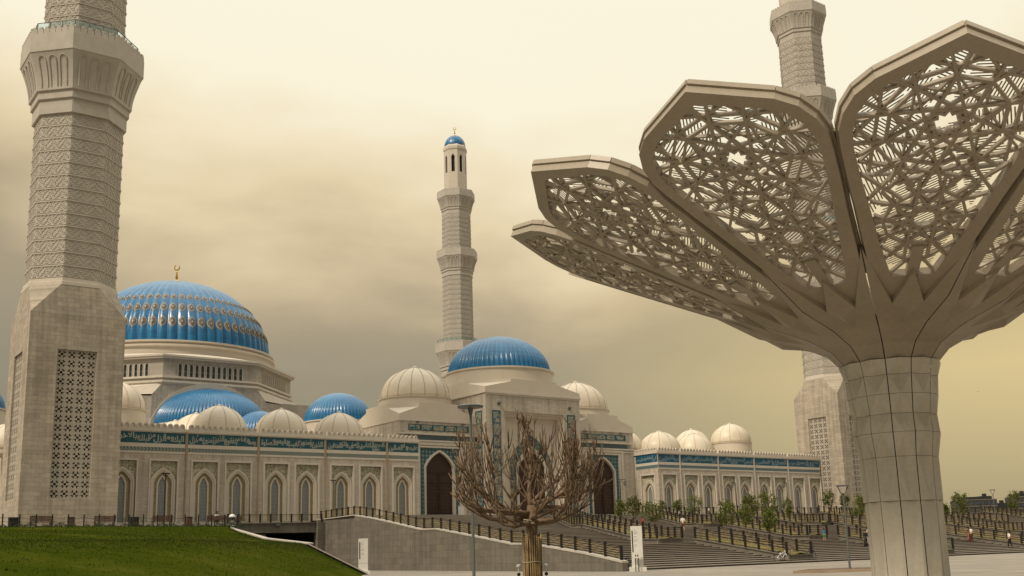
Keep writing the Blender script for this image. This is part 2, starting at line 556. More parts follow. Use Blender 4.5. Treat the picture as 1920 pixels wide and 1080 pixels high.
def thing(name, label, cat, loc=(0, 0, 0), group=None, kind=None):
    o = bpy.data.objects.new(name, None)
    o.empty_display_size = 0.5
    COL.objects.link(o)
    o.location = loc
    tag(o, label, cat, group, kind)
    ROOT[o.name] = Vector(loc)
    return o


def tag(o, label=None, cat=None, group=None, kind=None):
    if label:
        o['label'] = label
    if cat:
        o['category'] = cat
    if group:
        o['group'] = group
    if kind:
        o['kind'] = kind
    return o


def origin(o):
    while o.parent:
        o = o.parent
    return ROOT.get(o.name, Vector((0, 0, 0)))


class MB:
    """collects faces, links them as one mesh; world coordinates, re-based to the root thing"""
    def __init__(self):
        self.v, self.f, self.m, self.uv = [], [], [], {}

    def add(self, vs, fs, mi=0, uvs=None):
        b = len(self.v)
        self.v += [tuple(p) for p in vs]
        for i, f in enumerate(fs):
            if uvs:
                self.uv[len(self.f)] = uvs[i]
            self.f.append(tuple(b + k for k in f))
            self.m.append(mi)

    def box(self, x0, y0, z0, x1, y1, z1, mi=0):
        vs = [(x0, y0, z0), (x1, y0, z0), (x1, y1, z0), (x0, y1, z0), (x0, y0, z1), (x1, y0, z1), (x1, y1, z1), (x0, y1, z1)]
        self.add(vs, [(0, 3, 2, 1), (4, 5, 6, 7), (0, 1, 5, 4), (1, 2, 6, 5), (2, 3, 7, 6), (3, 0, 4, 7)], mi)

    def obox(self, c, ax, ay, az, mi=0):
        """oriented box: centre and three half-vectors"""
        c, ax, ay, az = Vector(c), Vector(ax), Vector(ay), Vector(az)
        vs = [c + ax * i + ay * j + az * k for k in (-1, 1) for (i, j) in ((-1, -1), (1, -1), (1, 1), (-1, 1))]
        self.add(vs, [(0, 3, 2, 1), (4, 5, 6, 7), (0, 1, 5, 4), (1, 2, 6, 5), (2, 3, 7, 6), (3, 0, 4, 7)], mi)

    def bar(self, a, b, w, h, upv=(0, 0, 1), mi=0):
        a, b = Vector(a), Vector(b)
        d = b - a
        L = d.length
        if L < 1e-5:
            return
        d /= L
        s = d.cross(Vector(upv))
        if s.length < 1e-4:
            s = d.cross(Vector((1, 0, 0)))
        s.normalize()
        u = s.cross(d)
        self.obox((a + b) / 2, d * L / 2, s * w / 2, u * h / 2, mi)

    def tube(self, pts, rs, n=8, cap=True, mi=0):
        pts = [Vector(p) for p in pts]
        rings = []
        prev = None
        for i, p in enumerate(pts):
            t = (pts[min(i + 1, len(pts) - 1)] - pts[max(i - 1, 0)])
            t.normalize()
            if prev is None:
                a = t.cross(Vector((0, 0, 1)))
                if a.length < 1e-3:
                    a = t.cross(Vector((1, 0, 0)))
            else:
                a = prev - t * prev.dot(t)
            a.normalize()
            prev = a
            b = t.cross(a)
            r = rs[i] if isinstance(rs, (list, tuple)) else rs
            rings.append([p + (a * math.cos(2 * PI * k / n) + b * math.sin(2 * PI * k / n)) * r for k in range(n)])
        vs = [q for r_ in rings for q in r_]
        fs = []
        for i in range(len(rings) - 1):
            for k in range(n):
                a, b = i * n + k, i * n + (k + 1) % n
                fs.append((a, b, b + n, a + n))
        if cap:
            fs.append(tuple(range(n))[::-1])
            fs.append(tuple((len(rings) - 1) * n + k for k in range(n)))
        self.add(vs, fs, mi)

    def lathe(self, prof, n, c=(0, 0), a0=0.0, a1=2 * PI, mod=None, mi=0, caps=True, uvn=None):
        """prof: (r, z) list; mod(angle, t) multiplies the radius; uvn = gores for UVs"""
        full = abs(a1 - a0 - 2 * PI) < 1e-6
        cnt = n if full else n + 1
        vs = []
        arc = [0.0]
        for i in range(1, len(prof)):
            arc.append(arc[-1] + math.hypot(prof[i][0] - prof[i - 1][0], prof[i][1] - prof[i - 1][1]))
        for i, (r, z) in enumerate(prof):
            for k in range(cnt):
                a = a0 + (a1 - a0) * k / n
                rr = r * (mod(a, i / (len(prof) - 1)) if mod else 1)
                vs.append((c[0] + rr * math.cos(a), c[1] + rr * math.sin(a), z))
        fs, uvs = [], []
        N = uvn or 1
        for i in range(len(prof) - 1):
            for k in range(n):
                k2 = (k + 1) % cnt
                fs.append((i * cnt + k, i * cnt + k2, (i + 1) * cnt + k2, (i + 1) * cnt + k))
                u0, u1 = k / n * N, (k + 1) / n * N
                uvs.append([(u0, arc[i]), (u1, arc[i]), (u1, arc[i + 1]), (u0, arc[i + 1])])
        self.add(vs, fs, mi, uvs)
        if caps and full:
            for i in (0, len(prof) - 1):
                if prof[i][0] > 1e-3:
                    b = len(self.v) - len(vs)
                    ring = [b + i * cnt + k for k in range(cnt)]
                    self.f.append(tuple(ring[::-1] if i == 0 else ring))
                    self.m.append(mi)

    def ngon_prism(self, poly, axis, d0, d1, mi=0):
        """poly of (u, z); axis 'y' extrudes along Y with u = x; axis 'x' extrudes along X with u = y"""
        n = len(poly)
        if axis == 'y':
            vs = [(u, d0, z) for u, z in poly] + [(u, d1, z) for u, z in poly]
        elif axis == 'x':
            vs = [(d0, u, z) for u, z in poly] + [(d1, u, z) for u, z in poly]
        else:
            vs = [(u, w, d0) for u, w in poly] + [(u, w, d1) for u, w in poly]
        fs = [tuple(range(n)), tuple(range(2 * n - 1, n - 1, -1))]
        fs += [(i, i + n, (i + 1) % n + n, (i + 1) % n) for i in range(n)]
        self.add(vs, fs, mi)

    def ring_prism(self, outer, inner, axis, d0, d1, mi=0, closed=False):
        """strip between two polylines of equal length, extruded"""
        def P(q, d):
            return (q[0], d, q[1]) if axis == 'y' else (d, q[0], q[1])
        n = len(outer)
        vs = [P(q, d0) for q in outer] + [P(q, d0) for q in inner] + [P(q, d1) for q in outer] + [P(q, d1) for q in inner]
        fs = []
        rng = range(n if closed else n - 1)
        for i in rng:
            j = (i + 1) % n
            fs += [(i, j, n + j, n + i), (2 * n + i, 3 * n + i, 3 * n + j, 2 * n + j), (i, 2 * n + i, 2 * n + j, j), (n + i, n + j, 3 * n + j, 3 * n + i)]
        if not closed:
            for i in (0, n - 1):
                fs.append((i, n + i, 3 * n + i, 2 * n + i))
        self.add(vs, fs, mi)

    def build(self, name, mats, parent=None, smooth=False, recalc=True, auto=None, local=False):
        me = bpy.data.meshes.new(name)
        o0 = origin(parent) if (parent and not local) else Vector((0, 0, 0))
        me.from_pydata([(x - o0.x, y - o0.y, z - o0.z) for x, y, z in self.v], [], self.f)
        if not isinstance(mats, (list, tuple)):
            mats = [mats]
        for mm in mats:
            me.materials.append(MATS[mm])
        me.polygons.foreach_set('material_index', self.m)
        if self.uv:
            ul = me.uv_layers.new(name='UVMap')
            for fi, uvl in self.uv.items():
                for li, q in zip(me.polygons[fi].loop_indices, uvl):
                    ul.data[li].uv = q
        if recalc:
            bm = bmesh.new()
            bm.from_mesh(me)
            bmesh.ops.recalc_face_normals(bm, faces=bm.faces)
            bm.to_mesh(me)
            bm.free()
        if smooth:
            me.polygons.foreach_set('use_smooth', [True] * len(me.polygons))
            if auto:
                try:
                    me.set_sharp_from_angle(angle=R(auto))
                except Exception:
                    pass
        me.update()
        o = bpy.data.objects.new(name, me)
        COL.objects.link(o)
        if parent:
            o.parent = parent
        else:
            ROOT[o.name] = Vector((0, 0, 0))
        return o


def copy_tree(o, parent=None):
    c = o.copy()
    COL.objects.link(c)
    c.parent = parent
    for ch in list(o.children):
        copy_tree(ch, c)
    return c


def arch(cx, w, zb, zs, za, n=10):
    """pointed (four-centred) arch outline, left foot to right foot: (x, z)"""
    h = za - zs
    left = []
    for i in range(n + 1):
        t = i / n
        # quick haunch then straight rise to the point
        a = t * PI / 2
        x = -w * (math.cos(a) ** 0.9 * (1 - 0.38 * t) + 0.0)
        z = zs + h * (0.62 * math.sin(a) + 0.38 * t ** 1.25)
        left.append((x, z))
    left[-1] = (0, za)
    pts = [(-w, zb)] + left
    pts = pts + [(-x, z) for x, z in pts[::-1][1:]]
    return [(cx + x, z) for x, z in pts]


# ================================================================== GROUND
def stair_z(y):
    P = [(-200, 0), (58.3, 0), (71, 1.95), (73.5, 1.95), (89, 3.9), (93, 3.9), (112, 6.3), (500, 6.3)]
    for (a, b), (c, d) in zip(P, P[1:]):
        if a <= y <= c:
            return b + (d - b) * (y - a) / (c - a)
    return 6.3


def sx_wall(y):
    return 51.2 + (y - 57.1) * 0.133


def ground():
    b = MB()
    # plaza sheet far past the horizon, beyond everything built
    b.add([(-3000, -3000, -0.02), (4000, -3000, -0.02), (4000, 4000, -0.02), (-3000, 4000, -0.02)], [(0, 1, 2, 3)])
    tag(b.build('plaza_ground', 'paving'), kind='structure')
    # upper court the mosque stands on
    b = MB()
    x1 = 420
    b.add([(58.2, 112.0, 6.3), (x1, 112.0, 6.3), (x1, 420, 6.3), (60.6, 420, 6.3), (60.6, 128, 6.3)], [(0, 1, 2, 3, 4)])
    b.add([(x1, 112, 6.3), (x1, 112, -0.02), (x1, 420, -0.02), (x1, 420, 6.3)], [(0, 1, 2, 3)])
    tag(b.build('upper_court', 'paving'), kind='structure')
    # terrace before the left arcade
    b = MB()
    top = [(-60, 88, 4.4), (-14, 91, 4.6), (15, 93.5, 4.7), (24, 95, 4.72), (31, 96, 4.74), (37, 97, 4.76), (42.5, 110, 5.3), (47.6, 123, 5.82)]
    back = [(-60, 200, 6.0), (-14, 200, 6.0), (15, 200, 6.0), (24, 200, 5.95), (31, 200, 5.95), (37, 200, 5.95), (42.5, 200, 5.95), (47.6, 200, 5.95)]
    n = len(top)
    b.add(top + back, [(i, i + 1, n + i + 1, n + i) for i in range(n - 1)])
    b.add([(47.6, 123, 5.82), (60.2, 123, 5.9), (60.6, 200, 5.95), (47.6, 200, 5.95)], [(0, 1, 2, 3)])
    tag(b.build('terrace_pavement', 'paving'), kind='structure')
    # steps, three flights with landings
    b = MB()
    def flight(y0, y1, z0, z1, n):
        for i in range(n):
            ya, yb = y0 + (y1 - y0) * i / n, y0 + (y1 - y0) * (i + 1) / n
            za, zb = z0 + (z1 - z0) * i / n, z0 + (z1 - z0) * (i + 1) / n
            xl = sx_wall(ya) + 0.3
            zm = zb - 0.06          # dark riser granite with shade painted in, under a pale nosed tread slab
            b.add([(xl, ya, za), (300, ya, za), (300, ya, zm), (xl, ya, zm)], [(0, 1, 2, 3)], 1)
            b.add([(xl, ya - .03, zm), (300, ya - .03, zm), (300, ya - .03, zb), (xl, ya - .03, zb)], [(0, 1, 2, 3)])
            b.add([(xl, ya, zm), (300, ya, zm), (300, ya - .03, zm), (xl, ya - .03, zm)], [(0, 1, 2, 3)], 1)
            b.add([(xl, ya - .03, zb), (300, ya - .03, zb), (300, yb, zb), (xl, yb, zb)], [(0, 1, 2, 3)])
    flight(58.3, 71, 0, 1.95, 13)
    b.add([(sx_wall(71) + .3, 71, 1.95), (300, 71, 1.95), (300, 73.5, 1.95), (sx_wall(73.5) + .3, 73.5, 1.95)], [(0, 1, 2, 3)])
    flight(73.5, 89, 1.95, 3.9, 13)
    b.add([(sx_wall(89) + .3, 89, 3.9), (300, 89, 3.9), (300, 93, 3.9), (sx_wall(93) + .3, 93, 3.9)], [(0, 1, 2, 3)])
    flight(93, 112, 3.9, 6.3, 16)
    tag(b.build('steps', ['step_tread', 'step_riser_shaded'], recalc=False), kind='structure')
    # embankment closing the stair on the far right
    b = MB()
    b.add([(300, 58.3, -0.02), (300, 112, 6.3), (420, 112, 6.3), (420, 58.3, -0.02)], [(0, 3, 2, 1)])
    tag(b.build('embankment', 'dry_grass'), kind='structure')


ground()

# lawn rising from the plaza to the terrace
LAWN = [  # foot, ridge, mid, top for each column
    [(-60, 10, -0.03), (-60, 34, 2.7), (-60, 60, 3.5), (-60, 88, 4.4)],
    [(-14, 16, -0.03), (-13, 42, 2.7), (-13, 66, 3.6), (-14, 91, 4.6)],
    [(4, 22, -0.03), (9, 51, 2.74), (12, 70, 3.55), (15, 93.5, 4.7)],
    [(15, 36, -0.03), (18, 60, 2.75), (21, 76, 3.55), (24, 95, 4.72)],
    [(26, 52, -0.03), (26, 69, 2.76), (28, 82, 3.6), (31, 96, 4.74)],
    [(35, 67, -0.03), (33.5, 77.5, 2.76), (34.5, 86, 3.45), (37, 97, 4.76)],
    [(44.6, 83.6, -0.03), (39.6, 85.2, 2.68), (40.5, 97, 3.4), (46.4, 121.5, 5.1)],
]


def lawn_pt(u, v):
    """u across the columns, v from foot to top"""
    n = len(LAWN) - 1
    i = min(int(u), n - 1)
    f = u - i

    def colp(c):
        k = min(int(v), 2)
        g = v - k
        a, b = Vector(LAWN[c][k]), Vector(LAWN[c][k + 1])
        p = a.lerp(b, g)
        return p
    return colp(i).lerp(colp(i + 1), f)


def lawn():
    b = MB()
    NU, NV = 96, 60
    rnd = random.Random(3)
    vs = []
    from mathutils import noise as mn
    for j in range(NV + 1):
        for i in range(NU + 1):
            p = lawn_pt(i / NU * 6, j / NV * 3)
            e = min(j, NV - j, NU - i) / 4
            p.z += (mn.noise(p * 0.12) * 0.16 + mn.noise(p * 0.55) * 0.05) * min(1, e)
            vs.append(p)
    fs = [(j * (NU + 1) + i, j * (NU + 1) + i + 1, (j + 1) * (NU + 1) + i + 1, (j + 1) * (NU + 1) + i) for j in range(NV) for i in range(NU)]
    b.add(vs, fs)
    o = b.build('lawn_ground', 'grass', smooth=True)
    tag(o, kind='structure')
    # blades, as one mass
    b = MB()
    for k in range(52000):
        u, v = rnd.uniform(1.0, 5.98), rnd.uniform(0.25, 2.97)
        if rnd.random() < 0.35:
            v = rnd.gauss(1.0, 0.12)
        p = lawn_pt(u, v)
        p.z += mn.noise(p * 0.12) * 0.16 + mn.noise(p * 0.55) * 0.05 - 0.02
        a = rnd.uniform(0, 2 * PI)
        h = rnd.uniform(0.04, 0.11) * (1.7 if rnd.random() < 0.03 else 1)
        w = 0.018 + h * 0.12
        dx, dy = math.cos(a) * w, math.sin(a) * w
        lx, ly = rnd.uniform(-0.05, 0.05), rnd.uniform(-0.05, 0.05)
        b.add([(p.x - dx, p.y - dy, p.z), (p.x + dx, p.y + dy, p.z), (p.x + lx, p.y + ly, p.z + h)], [(0, 1, 2)])
    tag(b.build('grass', 'blade_green', recalc=False), 'short green grass covering the sloping lawn', 'grass', kind='stuff')
    # pale kerb that edges the lawn along the sunken ramp
    K = [(44.9, 83.4, -0.02), (39.9, 85.1, 2.72), (40.8, 97, 3.46), (46.9, 121.8, 5.2), (47.7, 123.2, 5.6)]
    b = MB()
    for p, q in zip(K, K[1:]):
        p, q = Vector(p), Vector(q)
        s = (q - p).cross(Vector((0, 0, 1)))
        s.normalize()
        b.add([p, p + s * 0.55, q + s * 0.55, q, p + Vector((0, 0, 0.12)), p + s * 0.55 + Vector((0, 0, 0.12)), q + s * 0.55 + Vector((0, 0, 0.12)), q + Vector((0, 0, 0.12))],
              [(0, 3, 2, 1), (4, 5, 6, 7), (0, 1, 5, 4), (1, 2, 6, 5), (2, 3, 7, 6), (3, 0, 4, 7)])
        w0, w1 = p + s * 0.45, q + s * 0.45
        b.add([w0, w1, (w1.x, w1.y, -0.02), (w0.x, w0.y, -0.02)], [(0, 1, 2, 3)], 1)
    tag(b.build('lawn_kerb', ['kerb_stone', 'grey_granite']), 'pale stone kerb along the edge of the lawn beside the sunken ramp', 'kerb')


lawn()

# ================================================================== ARABIC LETTERING (shaped by hand into presentation forms)
AR = {  # isolated, final, initial, medial
    'ا': (0xFE8D, 0xFE8E, 0, 0), 'أ': (0xFE83, 0xFE84, 0, 0), 'إ': (0xFE87, 0xFE88, 0, 0), 'آ': (0xFE81, 0xFE82, 0, 0), 'ب': (0xFE8F, 0xFE90, 0xFE91, 0xFE92),
    'ة': (0xFE93, 0xFE94, 0, 0), 'ت': (0xFE95, 0xFE96, 0xFE97, 0xFE98), 'ث': (0xFE99, 0xFE9A, 0xFE9B, 0xFE9C), 'ج': (0xFE9D, 0xFE9E, 0xFE9F, 0xFEA0),
    'ح': (0xFEA1, 0xFEA2, 0xFEA3, 0xFEA4), 'خ': (0xFEA5, 0xFEA6, 0xFEA7, 0xFEA8), 'د': (0xFEA9, 0xFEAA, 0, 0), 'ذ': (0xFEAB, 0xFEAC, 0, 0),
    'ر': (0xFEAD, 0xFEAE, 0, 0), 'ز': (0xFEAF, 0xFEB0, 0, 0), 'س': (0xFEB1, 0xFEB2, 0xFEB3, 0xFEB4), 'ش': (0xFEB5, 0xFEB6, 0xFEB7, 0xFEB8),
    'ص': (0xFEB9, 0xFEBA, 0xFEBB, 0xFEBC), 'ض': (0xFEBD, 0xFEBE, 0xFEBF, 0xFEC0), 'ط': (0xFEC1, 0xFEC2, 0xFEC3, 0xFEC4), 'ع': (0xFEC9, 0xFECA, 0xFECB, 0xFECC),
    'غ': (0xFECD, 0xFECE, 0xFECF, 0xFED0), 'ف': (0xFED1, 0xFED2, 0xFED3, 0xFED4), 'ق': (0xFED5, 0xFED6, 0xFED7, 0xFED8), 'ك': (0xFED9, 0xFEDA, 0xFEDB, 0xFEDC),
    'ل': (0xFEDD, 0xFEDE, 0xFEDF, 0xFEE0), 'م': (0xFEE1, 0xFEE2, 0xFEE3, 0xFEE4), 'ن': (0xFEE5, 0xFEE6, 0xFEE7, 0xFEE8), 'ه': (0xFEE9, 0xFEEA, 0xFEEB, 0xFEEC),
    'و': (0xFEED, 0xFEEE, 0, 0), 'ى': (0xFEEF, 0xFEF0, 0, 0), 'ي': (0xFEF1, 0xFEF2, 0xFEF3, 0xFEF4), 'ء': (0xFE80, 0, 0, 0), 'ؤ': (0xFE85, 0xFE86, 0, 0)}


def shape_ar(s):
    out = []
    for w in s.split(' '):
        r, i = [], 0
        joined = False
        while i < len(w):
            c = w[i]
            if c == 'ل' and i + 1 < len(w) and w[i + 1] in 'اآ':
                r.append(chr(0xFEFC if joined else 0xFEFB))
                joined = False
                i += 2
                continue
            f = AR[c]
            nxt = i + 1 < len(w) and w[i + 1] != 'ء' and f[2]
            if joined:
                g = f[3] if nxt else f[1]
            else:
                g = f[2] if nxt else f[0]
            r.append(chr(g))
            joined = bool(nxt)
            i += 1
        out.append(''.join(r[::-1]))
    return ' '.join(out[::-1])


def text_mesh(body, width, height, res=2, bold=0.0):
    """letter faces fitted to width x height, centred on the origin in the XY plane"""
    cu = bpy.data.curves.new('lettering', 'FONT')
    cu.body = body
    cu.resolution_u = res
    cu.offset = bold
    ob = bpy.data.objects.new('lettering', cu)
    COL.objects.link(ob)
    dg = bpy.context.evaluated_depsgraph_get()
    me = bpy.data.meshes.new_from_object(ob.evaluated_get(dg))
    bpy.data.objects.remove(ob)
    bpy.data.curves.remove(cu)
    vs = [v.co.copy() for v in me.vertices]
    fs = [tuple(p.vertices) for p in me.polygons]
    bpy.data.meshes.remove(me)
    if not vs:
        return [], []
    x0, x1 = min(v.x for v in vs), max(v.x for v in vs)
    y0, y1 = min(v.y for v in vs), max(v.y for v in vs)
    sx, sy = width / (x1 - x0), height / (y1 - y0)
    return [((v.x - (x0 + x1) / 2) * sx, (v.y - (y0 + y1) / 2) * sy) for v in vs], fs


def callig(text, width, height):
    """words set large and interleaved so that they fill the whole band"""
    ws = text.split(' ')[::-1]
    ln = [max(1.6, len(w) ** 0.9) for w in ws]
    tot = sum(ln)
    V, F = [], []
    x = -width / 2
    for i, (w, l) in enumerate(zip(ws, ln)):
        wd = width * l / tot
        grow = 1.22 if 0 < i < len(ws) - 1 else 1.08
        hh = height * (0.80 if len(w) > 2 else 0.62)
        vs, fs = text_mesh(shape_ar(w), wd * grow, hh, bold=0.022)
        off = (height - hh) / 2 * (1 if i % 2 else -1) * 0.95
        b0 = len(V)
        V += [(u + x + wd / 2, v + off) for u, v in vs]
        F += [tuple(b0 + k for k in f) for f in fs]
        x += wd
    m = max(abs(u) for u, v in V)
    sc = min(1.0, width / 2 / m)
    return [(u * sc, v) for u, v in V], F


# ================================================================== ARCADE WINGS
YF = 128.7      # front plane of both wings
AX = 101.0      # axis of symmetry
TEXT_LEFT = ['اليك وما انزل من قبلك وبالاخرة هم', 'ومما رزقناهم ينفقون والذين يؤمنون بما انزل', 'الذين يؤمنون بالغيب ويقيمون الصلوة', 'الم ذلك الكتاب لا ريب فيه هدى للمتقين', 'عليهم ولا الضالين']
TEXT_RIGHT = ['صراط الذين انعمت', 'اهدنا الصراط المستقيم اياك نعبد واياك نستعين', 'الرحمن الرحيم مالك يوم الدين', 'الحمد لله رب العالمين', 'بسم الله الرحمن الرحيم']
PIERS = [43.83, 53.26, 62.75, 72.25]
WCX = [36.2, 41.15, 46.3, 50.65, 55.82, 60.16, 65.32, 69.7, 74.9]


def flat_at(name, parent, vs2, fs, x, y, z, axis, matn, sgn=1):
    b = MB()
    if axis == 'y':
        b.add([(x + u, y, z + v) for u, v in vs2], fs)
    else:
        b.add([(x, y + u * sgn, z + v) for u, v in vs2], fs)
    return b.build(name, matn, parent, recalc=False)


def window_unit(wing, c, axis, plane, zb, d=1):
    """one arched bay light. axis 'y': wall faces -Y at y=plane, c is x. axis 'x': wall faces -X at x=plane, c is y"""
    hw = 1.62
    F = lambda dd: plane + dd
    b = MB()
    # stone surround: square frame moulding and pointed arch ring inside the recess
    o = [(c - hw - .2, zb), (c - hw - .2, 13.95), (c + hw + .2, 13.95), (c + hw + .2, zb)]
    i = [(c - hw, zb), (c - hw, 13.7), (c + hw, 13.7), (c + hw, zb)]
    b.ring_prism(o, i, axis, F(-0.09), F(0.42))
    A = arch(c, 1.53, zb, 11.35, 12.95)
    Bq = arch(c, 1.30, zb, 11.25, 12.66)
    Cq = arch(c, 1.09, zb, 11.15, 12.40)
    b.ring_prism(A, Bq, axis, F(0.13), F(0.5))
    b.ring_prism(Bq, Cq, axis, F(0.22), F(0.6))
    w = b.build('window', 'trim_stone', wing)
    # spandrel tiles behind the arch head
    b = MB()
    sp = [(c - hw, 11.0), (c - hw, 13.7), (c + hw, 13.7), (c + hw, 11.0)]
    arx = arch(c, 1.5, 11.0, 11.35, 12.92)
    pl = [(c + hw, 11.0), (c + hw, 13.7), (c - hw, 13.7), (c - hw, 11.0)] + arx
    if axis == 'y':
        b.add([(u, F(0.34), z) for u, z in pl], [tuple(range(len(pl)))])
    else:
        b.add([(F(0.34), u, z) for u, z in pl], [tuple(range(len(pl)))])
    b.build('spandrel_tile', 'tile_ornament', w)
    # jamb strips left and right of the arch, plain stone back
    b = MB()
    D = arch(c, 1.12, zb, 11.15, 12.42)
    E_ = arch(c, 0.64, zb, 10.9, 11.98)
    b.ring_prism(D, E_, axis, F(0.52), F(0.56))
    b.build('mosaic_border', 'tile_border', w)
    b = MB()
    G = arch(c, 0.68, zb, 10.9, 12.02)
    H = arch(c, 0.49, zb, 10.75, 11.78)
    b.ring_prism(G, H, axis, F(0.42), F(0.62))
    b.build('inner_frame', 'trim_stone', w)
    b = MB()
    H = arch(c, 0.5, zb, 10.75, 11.8)
    if axis == 'y':
        b.add([(u, F(0.58), z) for u, z in H], [tuple(range(len(H)))])
    else:
        b.add([(F(0.58), u, z) for u, z in H], [tuple(range(len(H)))])
    b.build('lattice_glazing', 'window_lattice', w)
    # backing that closes the recess beside the arch ring
    b = MB()
    if axis == 'y':
        b.box(c - hw, F(0.6), zb, c + hw, F(0.68), 13.7)
    else:
        b.box(F(0.6), c - hw, zb, F(0.68), c + hw, 13.7)
    b.build('recess_back', 'trim_stone', w)
    return w


def merlons(b, a, c, axis, y, z, step=0.735, flip=1):
    """row of small round-headed merlons from a to c along the axis"""
    n = max(1, int(round((c - a) / step)))
    st = (c - a) / n
    for i in range(n):
        u = a + st * (i + 0.5)
        hw = st * 0.45
        pr = [(u - hw, z), (u - hw, z + 0.30)] + [(u - hw * math.cos(t), z + 0.30 + 0.34 * math.sin(t)) for t in (PI * .2, PI * .35, PI * .5, PI * .65, PI * .8)] + [(u + hw, z + 0.30), (u + hw, z)]
        inn = [(u + (q[0] - u) * 0.62, z + (q[1] - z) * 0.72 + 0.02) for q in pr]
        b.ring_prism(pr, inn, axis, y, y + 0.2)
        b.ngon_prism(inn, axis, y + 0.09, y + 0.17)


def white_dome(parent, cx, cy, zb, r, h, ribs=12, drum=0.8, name='white_dome', drum_r=None, base=None):
    """pointed ribbed dome of pale panels on a short drum"""
    b = MB()
    prof = []
    N = 16
    for i in range(N + 1):
        t = i / N
        a = t * PI / 2
        rr = r * (math.cos(a) ** 0.86) * (1 + 0.035 * math.sin(a * 2))
        z = zb + h * (0.90 * math.sin(a) + 0.10 * t ** 3.0)
        prof.append((max(rr, 0.02), z))
    b.lathe(prof, 96, (cx, cy), uvn=ribs)
    d = b.build(name, 'dome_white', parent, smooth=True)
    b = MB()
    for k in range(ribs):
        a = 2 * PI * (k + 0.35) / ribs
        b.tube([(cx + (q[0] + 0.01) * math.cos(a), cy + (q[0] + 0.01) * math.sin(a), q[1]) for q in prof[:-1]], r * 0.011, 5)
    b.build('rib', 'rib_tan', d, smooth=True)
    b = MB()
    b.lathe([(r * .10, zb + h * .965), (r * .11, zb + h * 1.0), (r * .06, zb + h * 1.03), (0.02, zb + h * 1.06)], 12, (cx, cy))
    b.build('finial_cap', 'light_panel', d, smooth=True)
    b = MB()
    dr = drum_r or r * 1.06
    b.lathe([(dr, zb - drum), (dr, zb - 0.16), (dr * 1.035, zb - 0.13), (dr * 1.035, zb - 0.02), (r * .99, zb)], 64, (cx, cy))
    if base:
        b.box(cx - base, cy - base, zb - drum - 1.3, cx + base, cy + base, zb - drum)
    b.build('drum', 'light_panel', d, smooth=True, auto=30)
    return d


